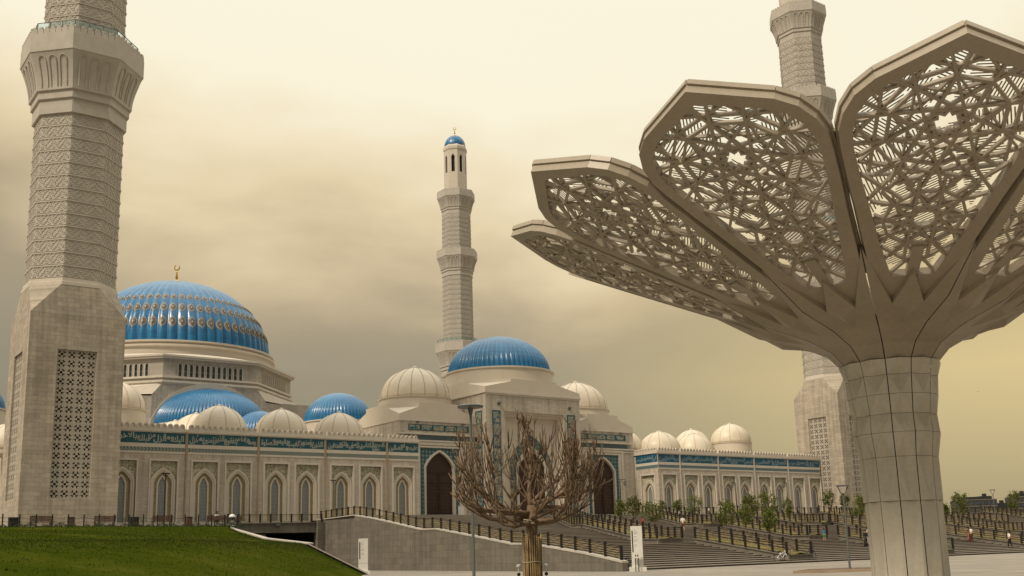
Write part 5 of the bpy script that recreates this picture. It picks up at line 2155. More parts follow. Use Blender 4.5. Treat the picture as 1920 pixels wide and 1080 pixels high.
# ================================================================== PLANTERS ON THE STAIR
PLANTERS = [  # left edge at the lower end (x, y), at the upper end (x, y), width, label
    ((72.0, 59.3), (72.1, 70.2), 3.25, 'lowest planted strip nearest the white bicycle'),
    ((93.2, 58.9), (93.4, 70.2), 3.2, 'lowest planted strip just right of the canopy column'),
    ((112.7, 59.2), (112.9, 70.2), 3.2, 'lowest planted strip behind the man walking down'),
    ((67.6, 70.4), (73.8, 88.5), 3.2, 'planted strip behind the right totem sign'),
    ((88.9, 70.4), (94.6, 88.0), 3.2, 'planted strip behind the child in blue'),
    ((110.2, 70.4), (115.8, 88.0), 3.2, 'planted strip behind the couple in red and white'),
    ((131.2, 70.4), (137.0, 88.0), 3.2, 'middle planted strip at the far right edge'),
    ((73.8, 88.8), (85.5, 110.5), 3.2, 'upper planted strip behind the bare tree'),
    ((91.1, 87.2), (102.0, 110.5), 3.2, 'upper planted strip leading to the arcade corner'),
    ((113.2, 87.5), (121.5, 110.0), 3.2, 'upper planted strip below the middle of the right arcade'),
    ((134.0, 88.0), (142.0, 110.0), 3.2, 'upper planted strip below the right minaret'),
    ((153.0, 86.0), (166.0, 110.0), 3.4, 'upper planted strip under the distant flats'),
    ((178.0, 88.0), (192.0, 111.0), 3.4, 'topmost planted strip at the right horizon'),
]
RAILSIDE = ['left edge of the ', 'right edge of the ']


def planters():
    rnd = random.Random(5)
    for (a, c, w, lab) in PLANTERS:
        t = thing('planter', lab, 'planter', (a[0], a[1], 0), 'planted strips on the stair')
        n = 12
        b = MB()
        vs = []
        L = [(a[0] + (c[0] - a[0]) * i / n, a[1] + (c[1] - a[1]) * i / n) for i in range(n + 1)]
        zt = [max(stair_z(y), stair_z(y + .4)) + .42 for x, y in L]
        for (x, y), z in zip(L, zt):
            for dx in (0, w):
                vs += [(x + dx, y, stair_z(y) - .6), (x + dx, y, z)]
        fs = []
        for i in range(n):
            k = i * 4
            fs += [(k, k + 4, k + 5, k + 1), (k + 2, k + 3, k + 7, k + 6)]
        fs += [(0, 1, 3, 2), (n * 4, n * 4 + 2, n * 4 + 3, n * 4 + 1)]
        b.add(vs, fs)
        # coping strips
        for i in range(n):
            for dx in (0.0, w):
                p, q = (L[i][0] + dx, L[i][1], zt[i] + .01), (L[i + 1][0] + dx, L[i + 1][1], zt[i + 1] + .01)
                b.bar(p, q, .26, .07)
        p = (L[0][0], L[0][1], zt[0] + .012)
        b.bar(p, (p[0] + w, p[1], p[2]), .26, .07, mi=0)
        b.build('kerb', 'grey_granite', t)
        b = MB()
        vs = []
        for (x, y), z in zip(L, zt):
            for q in range(5):
                vs.append((x + .1 + (w - .2) * q / 4, y, z - .02 + rnd.uniform(0, .10) + (0.12 if q == 2 else 0)))
        b.add(vs, [(i * 5 + q, i * 5 + q + 1, (i + 1) * 5 + q + 1, (i + 1) * 5 + q) for i in range(n) for q in range(4)])
        for k in range(700):
            f = rnd.random()
            x = a[0] + (c[0] - a[0]) * f + rnd.uniform(.12, w - .12)
            y = a[1] + (c[1] - a[1]) * f
            z = stair_z(y) + .40
            h = rnd.uniform(.12, .42)
            an = rnd.uniform(0, 6.28)
            b.add([(x - .04 * math.cos(an), y - .04 * math.sin(an), z), (x + .04 * math.cos(an), y + .04 * math.sin(an), z), (x + rnd.uniform(-.12, .12), y + rnd.uniform(-.12, .12), z + h)], [(0, 1, 2)], 1)
        b.build('planting', ['dry_grass', 'blade_dry'], t, recalc=False)
        ln = math.hypot(c[0] - a[0], c[1] - a[1])
        m = max(3, int(round(ln / 1.5)))
        for s in (0, 1):
            pts = []
            for i in range(m + 1):
                f = i / m
                y = a[1] + (c[1] - a[1]) * f + .12 * (1 - 2 * f)
                x = a[0] + (c[0] - a[0]) * f + (w if s else 0)
                pts.append((x, y, max(stair_z(y), stair_z(y + .4)) + .46))
            railing('railing', 'railing along the ' + ['left', 'right'][s] + ' of the ' + lab.replace('planted ', '').replace(',', ''), pts, bars=4)


planters()

# railings on the skyline of the upper court
railing('railing', 'black post railing along the top of the steps below the right minaret', [(137 + i * 1.7, 111.6, 6.3) for i in range(14)], bars=4)
railing('railing', 'black post railing on the skyline right of the canopy column', [(176 + i * 2.0, 113 - i * .3, 6.3) for i in range(24)], bars=4)
railing('railing', 'short black railing before the right arcade corner', [(108 + i * 1.55, 111.4, 6.3) for i in range(9)], bars=4)

# ================================================================== TREES
def leaf_cloud(b, c, rx, rz, n, rnd, size, flat=0.0):
    """many small leaf quads in uneven clumps"""
    clumps = []
    for i in range(max(5, n // 26)):
        while True:
            p = Vector((rnd.uniform(-1, 1), rnd.uniform(-1, 1), rnd.uniform(-1, 1)))
            if p.length < 1:
                break
        p = p.normalized() * (p.length ** 0.6) * 0.8
        clumps.append((Vector((p.x * rx, p.y * rx, p.z * rz)), rnd.uniform(.22, .42) * rx))
    for i in range(n):
        q, r = clumps[rnd.randrange(len(clumps))]
        p = q + Vector((rnd.gauss(0, .5), rnd.gauss(0, .5), rnd.gauss(0, .45))) * r
        p += Vector(c)
        u = Vector((rnd.gauss(0, 1), rnd.gauss(0, 1), rnd.gauss(0, .6))).normalized()
        w = u.orthogonal().normalized()
        s = size * rnd.uniform(.6, 1.3)
        b.add([p - u * s, p + w * s * .45, p + u * s, p - w * s * .45], [(0, 1, 2, 3)])


def young_tree(seed, h, rx, rz):
    rnd = random.Random(seed)
    t = thing('young_tree', 'x', 'tree')
    b = MB()
    tr = [(0, 0, -.3), (.02, .01, h * .3), (-.02, .03, h * .6), (0, 0, h - .2)]
    b.tube(tr, [.06, .05, .04, .015], 6)
    for k in range(9):
        a = rnd.uniform(0, 6.28)
        z0 = h * rnd.uniform(.3, .75)
        l = rx * rnd.uniform(.5, .95)
        b.tube([(0, 0, z0), (l * .5 * math.cos(a), l * .5 * math.sin(a), z0 + .3), (l * math.cos(a), l * math.sin(a), z0 + .75)], [.025, .018, .008], 4)
    b.build('trunk', 'bark', t, local=True)
    b = MB()
    leaf_cloud(b, (0, 0, h * .63), rx * 1.08, rz * 1.08, 900, rnd, .11)
    b.build('crown', 'leaf_green', t, recalc=False, local=True)
    return t


YT = [young_tree(21, 3.0, .95, 1.15), young_tree(22, 2.6, .75, 1.0), young_tree(23, 3.3, 1.1, 1.3)]
TREES = [  # x, y, scale, kind, label
    (85.0, 94.7, 1.0, 1, 'young leafy tree between the bare tree and the person bending in white'),
    (80.4, 87.1, 1.0, 0, 'young leafy tree with the red jacket below it, above the totem sign'),
    (77.3, 80.9, 1.05, 2, 'young leafy tree right behind the right totem sign'),
    (104.0, 107.2, .75, 1, 'small young tree by the person in black at the arcade corner'),
    (105.2, 105.4, .9, 1, 'slim young tree left of the person carrying on in white by the board'),
    (99.8, 97.0, 1.15, 2, 'broad young tree in front of the white notice board'),
    (82.4, 75.6, 1.15, 0, 'young tree on the middle flight left of the pair of trees'),
    (99.2, 87.0, 1.15, 0, 'young tree behind the foremost pair, under the fourth arcade bay'),
    (87.0, 77.1, 1.1, 1, 'young tree in front of the broad one under the fourth bay'),
    (81.6, 69.2, 1.15, 1, 'nearest young tree, directly above the white bicycle'),
    (103.9, 88.0, 1.15, 2, 'young tree above and behind the one over the white bicycle'),
    (109.3, 89.6, 1.1, 1, 'young tree below the person walking in white by the arcade'),
    (146.0, 111.0, 1.15, 0, 'yellowing young tree at the foot of the right minaret'),
    (148.5, 109.6, 1.1, 1, 'thin young tree behind the triangular street lamp'),
    (152.6, 109.2, 1.05, 1, 'dark young tree before the right minaret grille'),
    (116.2, 83.4, 1.2, 2, 'young tree hugging the left edge of the canopy column'),
    (139.9, 86.6, 1.25, 1, 'young tree emerging from the right edge of the canopy column'),
    (143.8, 86.2, 1.3, 0, 'bright young tree behind the couple right of the canopy'),
    (186.0, 101.0, 1.3, 2, 'young tree before the distant flats at the right edge'),
]
first = {}
for x, y, s, k, lab in TREES:
    if k not in first:
        o = YT[k]
        first[k] = o
    else:
        o = copy_tree(YT[k])
    o.location = (x, y, stair_z(y) + .35)
    o.scale = (s * (.88 + (x * 3.7) % .3), s * (.88 + (x * 3.7) % .3), s * (.9 + (x * 5.3) % .28))
    o.rotation_euler = (R((x * 11) % 6 - 3), R((x * 17) % 6 - 3), (x * 7.3) % 6.28)
    tag(o, lab, 'tree', 'young trees planted on the stair')


def bare_tree():
    rnd = random.Random(77)
    X, Y = 19.07, 25.25
    t = thing('bare_tree', 'leafless pollarded tree with a bowl of stubby shoots, trunk wrapped in bamboo', 'tree', (X, Y, 0))
    b = MB()
    fork = Vector((X + .03, Y, 2.75))
    b.tube([(X, Y, -.05), (X + .01, Y, 1.2), (X + .02, Y, 2.1), (X + .03, Y, 2.5), (X + .03, Y, 2.95)], [.20, .17, .165, .185, .12], 14)
    b.build('trunk', 'bark', t, smooth=True)
    b = MB()

    def inside(p):
        d = math.hypot(p.x - X, p.y - Y)
        return d < 2.28 and p.z < 5.66 - 0.075 * d * d

    def grow(p, d, r, L, lvl):
        """one limb as a bent tapering tube; returns nothing, adds children"""
        n = 5
        pts, rs = [p.copy()], [r]
        q = p.copy()
        dd = d.copy()
        for i in range(n):
            dd = (dd + Vector((rnd.gauss(0, .08), rnd.gauss(0, .08), rnd.gauss(0, .05) + (.24 if lvl > 1 else .12 if lvl else .0)))).normalized()
            q = q + dd * L / n
            if not inside(q) and i > 1:
                break
            pts.append(q.copy())
            rs.append(r * (1 - .38 * (i + 1) / n))
        # stub end cut square
        b.tube(pts, rs, 7 if lvl < 2 else 5)
        if len(pts) < 2:
            return
        if lvl >= 3 or not inside(pts[-1]):
            e = pts[-1]
            k = (pts[-1] - pts[-2]).normalized()
            if rnd.random() < .3:
                b.tube([e, e + k * .012], [rs[-1] * .98, rs[-1] * .9], 6, True, 1)
            return
        nb = (3 if lvl == 0 else 3 if lvl == 1 else 2) + (rnd.random() < (.95, .6, .35, 0)[lvl])
        for j in range(nb):
            i = len(pts) - 1 if j == 0 else rnd.randrange(max(1, len(pts) - 3), len(pts))
            base = pts[i]
            dv = (pts[i] - pts[i - 1]).normalized()
            sp = .42 if j == 0 else .72
            out = Vector((base.x - X, base.y - Y, 0))
            out = out.normalized() if out.length > .05 else Vector((0, 0, 0))
            nd = (dv + Vector((rnd.gauss(0, sp), rnd.gauss(0, sp), rnd.gauss(.22, .30))) + out * rnd.uniform(-.15, .2)).normalized()
            grow(base, nd, max(.017, rs[i] * rnd.uniform(.60, .76)), L * rnd.uniform(.62, .92), lvl + 1)
    for k in range(15):
        a = 2 * PI * k * 0.381966
        el = R([3, 30, 10, 58, 4, 20, 44, 0, 34, 6, 24, 72, 2, 14, -2][k])
        d = Vector((math.cos(a) * math.cos(el), math.sin(a) * math.cos(el), math.sin(el)))
        z = rnd.uniform(2.4, 3.05)
        grow(Vector((X + .03 + d.x * .06, Y + d.y * .06, z)), d, rnd.uniform(.060, .085), rnd.uniform(1.05, 1.5), 0)
    # a few long low boughs that sag below the fork
    for a in (R(150), R(215), R(330), R(20), R(275), R(125), R(300)):
        d = Vector((math.cos(a) * .97, math.sin(a) * .97, -.14))
        grow(Vector((X, Y, 2.40)), d, .05, 1.55, 1)
    b.build('crown', ['bark', 'cut_wood'], t, smooth=True)
    # bamboo wrap with cord
    b = MB()
    for k in range(26):
        a = 2 * PI * k / 26
        r0 = .262 + rnd.uniform(-.012, .012)
        zt = 2.12 + rnd.uniform(-.18, .06)
        c = Vector((X + r0 * math.cos(a), Y + r0 * math.sin(a), 0))
        c2 = Vector((X + (r0 + .02) * math.cos(a + rnd.uniform(-.05, .05)), Y + (r0 + .02) * math.sin(a), zt))
        b.tube([c, (c + c2) / 2 + Vector((rnd.uniform(-.008, .008), 0, 0)), c2], [.026, .024, .022], 6)
    b.build('bamboo_wrap', 'bamboo', t, smooth=True)
    b = MB()
    for z in (.35, 1.28):
        b = MB()
        b.tube([(X + .30 * math.cos(2 * PI * i / 20), Y + .30 * math.sin(2 * PI * i / 20), z + .01 * math.sin(i)) for i in range(21)], .012, 5)
        b.build('twine', 'twine', t, smooth=True)
    b = MB()
    for k, dz in ((0, 0), (1, .05)):
        b.tube([(X + .20 * math.cos(2 * PI * i / 20), Y + .20 * math.sin(2 * PI * i / 20), 2.42 + dz + .02 * math.sin(i * 1.7)) for i in range(21)], .022, 5)
    b.tube([(X - .02, Y - .2, 2.44), (X - .2, Y - .16, 2.5), (X - .36, Y - .12, 2.52)], .018, 5)
    b.tube([(X + .12, Y - .2, 2.46), (X + .3, Y - .2, 2.48), (X + .46, Y - .26, 2.44)], .018, 5)
    b.build('twine', 'twine', t, smooth=True)
    for s, lb in ((-1, 'left'), (1, 'right')):
        px, py = X + s * .33, Y - s * .24
        b = MB()
        b.tube([(px, py, -.02), (px, py, 1.16)], .018, 8)
        b.lathe([(.062, 1.14), (.07, 1.16), (.07, 1.2), (.02, 1.22)], 12, (px, py))
        st = b.build('ground_lamp_stake', 'silver', t)
        b = MB()
        b.lathe([(.02, .88), (.052, .9), (.052, .96), (.02, .98)], 12, (px, py))
        b.build('collar', 'black_metal', st)


bare_tree()

# ================================================================== TERRACE FURNITURE
def terrace_z(y):
    return 4.72 + (y - 95.5) * .036


def bench(x, y, label, wdt=1.9):
    t = thing('bench', label, 'bench', (x, y, terrace_z(y)), 'benches along the terrace')
    z = terrace_z(y)
    b = MB()
    for k in range(3):
        b.box(x - wdt / 2, y - .05 + k * .15, z + .42, x + wdt / 2, y + .07 + k * .15, z + .46)
    b.build('seat', 'bench_wood', t)
    b = MB()
    for k in range(4):
        b.box(x - wdt / 2, y - .14, z + .5 + k * .12, x + wdt / 2, y - .10, z + .6 + k * .12)
    for k in (-1, 0, 1):
        b.box(x + k * wdt * .46 - .03, y - .10, z + .42, x + k * wdt * .46 + .03, y - .06, z + .98)
    b.build('backrest', 'bench_wood', t)
    for k in (-1, 1):
        b = MB()
        b.box(x + k * wdt * .42 - .03, y - .1, z - .01, x + k * wdt * .42 + .03, y - .04, z + .42)
        b.box(x + k * wdt * .42 - .03, y + .3, z - .01, x + k * wdt * .42 + .03, y + .36, z + .42)
        b.build('leg', 'black_metal', t)
    return t


BENCHES = [(16.0, 98.3, 'brown slatted bench at the extreme left edge of the terrace'), (20.9, 98.0, 'brown slatted bench nearest the left corner of the minaret base'), (26.3, 98.3, 'brown slatted bench by the right corner of the minaret base'),
           (31.6, 98.8, 'brown slatted bench under the second arcade window'), (37.2, 100.0, 'brown slatted bench with a person in white seated on it'), (42.0, 108.0, 'brown slatted bench beside the pram at the bridge railing')]
for x, y, l in BENCHES:
    bench(x, y, l)


def bin_(x, y, w, matn, label):
    z = terrace_z(y)
    t = thing('litter_bin', label, 'bin', (x, y, z), 'litter bins on the terrace')
    b = MB()
    b.box(x - w / 2, y - .25, z + .06, x + w / 2, y + .25, z + .80)
    b.box(x - w / 2 + .05, y - .2, z - .01, x + w / 2 - .05, y + .2, z + .06)
    b.build('body', matn, t)
    b = MB()
    b.box(x - w / 2 - .03, y - .28, z + .80, x + w / 2 + .03, y + .28, z + .86)
    b.build('lid', 'black_metal', t)


bin_(18.6, 97.6, .75, 'black_metal', 'wide black litter bin left of the minaret bench')
bin_(23.4, 98.2, .5, 'bench_wood', 'brown litter bin between the two minaret benches')
bin_(28.9, 98.4, .75, 'black_metal', 'wide black litter bin under the first arcade window')
bin_(34.4, 99.6, .5, 'bench_wood', 'brown litter bin left of the seated person')

# rope fence along the head of the lawn
ROPE = [(13.2 + i * 1.31, 93.6 + i * .17) for i in range(20)]
t = thing('rope_fence', 'row of thin black posts with slack ropes along the top of the lawn', 'fence', (ROPE[0][0], ROPE[0][1], 4.7))
for x, y in ROPE:
    z = 4.68 + max(0, (y - 95.5)) * .036
    b = MB()
    b.tube([(x, y, z - .1), (x, y, z + 1.02)], .055, 8)
    b.lathe([(.06, z + 1.02), (.075, z + 1.05), (.03, z + 1.12)], 8, (x, y))
    b.build('post', 'black_metal', t)
b = MB()
for (x0, y0), (x1, y1) in zip(ROPE, ROPE[1:]):
    for h, sag in ((.85, .10), (.5, .08)):
        b.tube([(x0 + (x1 - x0) * f, y0 + (y1 - y0) * f, 4.68 + h - sag * 4 * f * (1 - f)) for f in (0, .2, .4, .6, .8, 1)], .014, 4)
b.build('rope', 'black_metal', t)

# low planting between lawn and terrace
rnd = random.Random(9)
b = MB()
for k in range(9000):
    f = rnd.uniform(-1.0, 19.4)
    i = max(0, min(18, int(f)))
    x = ROPE[i][0] + (ROPE[i + 1][0] - ROPE[i][0]) * (f - i)
    y = ROPE[i][1] + (ROPE[i + 1][1] - ROPE[i][1]) * (f - i) - rnd.uniform(.1, .75)
    hh = .28 + .22 * math.sin(f * 5.1) * math.sin(f * 2.3) + (.55 if math.sin(f * 9.7) > .93 else 0)
    z = 4.62 + rnd.uniform(0, max(.12, hh))
    u = Vector((rnd.gauss(0, 1), rnd.gauss(0, 1), rnd.gauss(.4, .8))).normalized()
    w = u.orthogonal().normalized()
    s = rnd.uniform(.03, .08)
    p = Vector((x, y, z))
    b.add([p - u * s, p + w * s * .5, p + u * s, p - w * s * .5], [(0, 1, 2, 3)])
tag(b.build('hedge', 'leaf_hedge', recalc=False), 'ragged dark low planting along the head of the lawn', 'planting', kind='stuff')


# ================================================================== LAMPS
def disc_lamp():
    x, y = 25.45, 37.85
    t = thing('street_lamp', 'tall grey street lamp with a flat disc head in front of the bare tree', 'street lamp', (x, y, 0))
    b = MB()
    b.tube([(x, y, -.02), (x, y, .5), (x, y, 3), (x, y, 7.65)], [.075, .07, .065, .055], 16)
    b.lathe([(.15, -.01), (.15, .04), (.10, .06)], 16, (x, y))
    b.build('pole', 'lamp_grey', t, smooth=True, auto=40)
    b = MB()
    b.lathe([(.07, 7.55), (.11, 7.75), (.12, 7.84), (.55, 7.86), (.58, 7.92), (.5, 7.97), (.05, 7.99)], 32, (x, y))
    b.build('disc_head', 'lamp_grey', t, smooth=True, auto=40)


disc_lamp()


def vee_lamp(x, y, z, h, label, s=1.0):
    t = thing('street_lamp', label, 'street lamp', (x, y, z))
    b = MB()
    b.tube([(x, y, z - .02), (x, y, z + h - .75 * s)], [.065 * s, .05 * s], 12)
    b.lathe([(.17 * s, z - .01), (.17 * s, z + .03), (.1 * s, z + .05)], 12, (x, y))
    b.build('pole', 'lamp_grey', t, smooth=True, auto=40)
    dx, dy = hy, -hx
    w = .30 * s
    b = MB()
    for k in (-1, 1):
        b.bar((x, y, z + h - .78 * s), (x + k * dx * w, y + k * dy * w, z + h - .05 * s), .05 * s, .05 * s, (hx, hy, 0))
    b.build('arm', 'lamp_grey', t)
    b = MB()
    b.obox((x, y, z + h - .02 * s), Vector((dx, dy, 0)) * (w + .03), Vector((-dy, dx, 0)) * .16 * s, (0, 0, .045 * s))
    b.build('lamp_head', 'lamp_grey', t)


vee_lamp(51.88, 38.34, 0, 4.85, 'grey street lamp with a triangular head in the low plaza bed')
vee_lamp(150.0, 84.5, 3.4, 5.2, 'far street lamp against the sky above the distant flats', 1.1)


def t_lamp(x, y, z, h, label):
    t = thing('street_lamp', label, 'street lamp', (x, y, z), 'black T-headed lamps before the left arcade')
    b = MB()
    b.tube([(x, y, z - .02), (x, y, z + h)], [.07, .05], 10)
    b.build('pole', 'black_metal', t, smooth=True, auto=40)
    b = MB()
    b.obox((x, y, z + h), (.36, 0, 0), (0, .14, 0), (0, 0, .05))
    for k in (-1, 1):
        b.bar((x, y, z + h - .4), (x + k * .27, y, z + h - .02), .035, .035, (0, 1, 0))
    b.build('lamp_head', 'black_metal', t)


t_lamp(31.9, 99.2, 4.86, 4.9, 'black T-headed lamp before the second arcade window from the minaret')
t_lamp(61.4, 123.5, 6.3, 5.0, 'black T-headed lamp before the seventh arcade window near the stair wall')


def lantern(x, y, z, h, side, label):
    t = thing('lantern_post', label, 'street lamp', (x, y, z), 'black lantern posts before the right arcade')
    b = MB()
    b.tube([(x, y, z - .02), (x, y, z + h)], [.09, .06], 10)
    b.lathe([(.2, z - .01), (.2, z + .25), (.1, z + .4)], 12, (x, y))
    b.build('pole', 'black_metal', t, smooth=True, auto=40)
    b = MB()
    b.bar((x, y, z + h - .06), (x + side * 1.1, y, z + h - .06), .07, .07)
    b.bar((x, y, z + h - .55), (x + side * .6, y, z + h - .1), .04, .04)
    b.bar((x + side * 1.0, y, z + h - .06), (x + side * 1.0, y, z + h - .3), .04, .04, (1, 0, 0))
    b.build('bracket', 'black_metal', t)
    b = MB()
    X = x + side * 1.0
    b.lathe([(.05, z + h - .28), (.24, z + h - .38), (.22, z + h - .44), (.2, z + h - .95), (.1, z + h - 1.02), (.03, z + h - 1.1)], 6, (X, y))
    b.build('lantern', 'lamp_grey', t)


lantern(114.2, 127.0, 6.3, 6.3, 1, 'black lantern post beside the right pavilion door')
lantern(141.5, 127.0, 6.3, 6.2, -1, 'black lantern post beside the trio before the right arcade')
lantern(155.3, 127.0, 6.3, 6.4, -1, 'black lantern post by the lone walker before the right arcade')
lantern(171.8, 119.0, 6.3, 5.6, -1, 'black lantern post against the right minaret grille')


# ================================================================== SIGNS AND BOARDS
def totem(x, y, w, h, d, label, mirror=False):
    """free-standing sign: its face turns to the plaza"""
    t = thing('totem_sign', label, 'sign', (x, y, 0), 'white totem signs at the foot of the stair')
    a = math.atan2(-y, -x) + PI / 2
    U = Vector((math.cos(a), math.sin(a), 0))       # along the face
    N = Vector((U.y, -U.x, 0))                      # out of the face, to the viewer
    if N.dot(Vector((-x, -y, 0))) < 0:
        N = -N
    if U.dot(rt0) < 0:
        U = -U
    o = Vector((x, y, 0))

    def bx(mb, u, n, z0, z1, hu, hn, mi=0):
        c = o + U * u + N * n
        mb.obox((c.x, c.y, (z0 + z1) / 2), U * hu, N * hn, (0, 0, (z1 - z0) / 2), mi)
    b = MB()
    bx(b, 0, 0, -.02, h, w / 2, d / 2)
    bx(b, 0, 0, -.02, .28, w / 2 + .2, d / 2 + .15)
    b.build('body', 'white_board', t)
    b = MB()
    bx(b, -w * .36, d / 2 + .006, h * .42, h * .90, w * .05, .008)
    b.build('black_strip', 'black_metal', t)
    b = MB()
    r_ = random.Random(int(x))
    for k, zz in enumerate((.90, .86, .83, .76, .69, .66, .58, .55)):
        ww = w * r_.uniform(.14, .25)
        c = o + U * (-.08 * w + ww / 2 - .02) + N * (d / 2 + .005)
        # rows of small dashes: lines of print too small to read
        q = 0.0
        while q < ww:
            e = r_.uniform(.03, .09)
            bx(b, -w * .20 + q + e / 2, d / 2 + .005, h * zz, h * zz + .028, e / 2, .004)
            q += e + .025
    b.build('print', 'text_grey', t)
    b = MB()
    bx(b, 0, d / 2 + .003, h * .30, h * .306, w / 2, .005)
    b.build('joint', 'text_grey', t)
    return o, U, N


totem(45.98, 86.37, .86, 3.15, .34, 'white totem sign standing at the lower corner of the lawn')
o_, U_, N_ = totem(51.3, 55.6, .80, 3.12, .72, 'white totem sign at the foot of the steps with a small box in front')
t = thing('sign_box', 'small pale control box on two thin legs in front of the right totem sign', 'box', tuple(o_ + N_ * .75))
c = o_ + N_ * .78 - U_ * .05
b = MB()
b.obox((c.x, c.y, 1.08), U_ * .28, N_ * .12, (0, 0, .17))
b.build('box_body', 'white_board', t)
for k in (-1, 1):
    b = MB()
    q = c + U_ * k * .10
    b.bar((q.x, q.y, -.02), (q.x, q.y, .92), .05, .05, (1, 0, 0))
    b.build('leg', 'lamp_grey', t)
b = MB()
for k in (-1, 1):
    q = c + U_ * k * .07 + N_ * .125
    b.obox((q.x, q.y, 1.08), U_ * .035, N_ * .006, (0, 0, .06))
b.build('socket', 'black_metal', t)


def board(x, y, z, w, h, label):
    t = thing('notice_board', label, 'notice board', (x, y, z), 'white notice boards before the mosque')
    b = MB()
    b.box(x - w / 2, y - .05, z + .04, x + w / 2, y + .05, z + h)
    b.build('panel', 'white_board', t)
    b = MB()
    b.box(x - w / 2 - .06, y - .2, z - .01, x + w / 2 + .06, y + .2, z + .04)
    b.box(x - w / 2 - .03, y - .03, z + .04, x - w / 2, y + .03, z + h)
    b.build('frame', 'lamp_grey', t)


board(86.2, 131.3, 6.3, 1.05, 2.1, 'white notice board leaning before the left pavilion door')
board(136.8, 126.5, 6.3, 1.5, 2.0, 'white notice board before the third window of the right arcade')
board(92.6, 127.5, 6.3, 1.0, 1.4, 'low white board behind the bare tree')

# low bed on the plaza with the triangular lamp
t = thing('plaza_bed', 'low brown earth bed on the plaza left of the canopy column', 'flower bed', (50, 37, 0))
b = MB()
P_ = [(47.0, 38.4), (50.6, 40.2), (54.6, 37.4), (52.0, 34.2)]
b.ngon_prism(P_, 'z', -.02, .10)
b.build('earth', 'bench_wood', t)
b = MB()
for i in range(4):
    p, q = P_[i], P_[(i + 1) % 4]
    b.bar((p[0], p[1], .05), (q[0], q[1], .05), .12, .14)
b.build('edging', 'seam_tan', t)


# ================================================================== PEOPLE
def skinned(name, nodes, edges, matn, parent, sub=1):
    me = bpy.data.meshes.new(name)
    keys = list(nodes)
    o0 = origin(parent)
    me.from_pydata([tuple(Vector(nodes[k][0]) - o0) for k in keys], [(keys.index(a), keys.index(b)) for a, b in edges], [])
    me.materials.append(MATS[matn])
    o = bpy.data.objects.new(name, me)
    COL.objects.link(o)
    o.parent = parent
    md = o.modifiers.new('skin', 'SKIN')
    md.use_smooth_shade = True
    for i, k in enumerate(keys):
        r = nodes[k][1]
        me.skin_vertices[0].data[i].radius = (r, r) if not isinstance(r, tuple) else r
    me.skin_vertices[0].data[0].use_root = True
    s = o.modifiers.new('sub', 'SUBSURF')
    s.levels = s.render_levels = sub
    return o


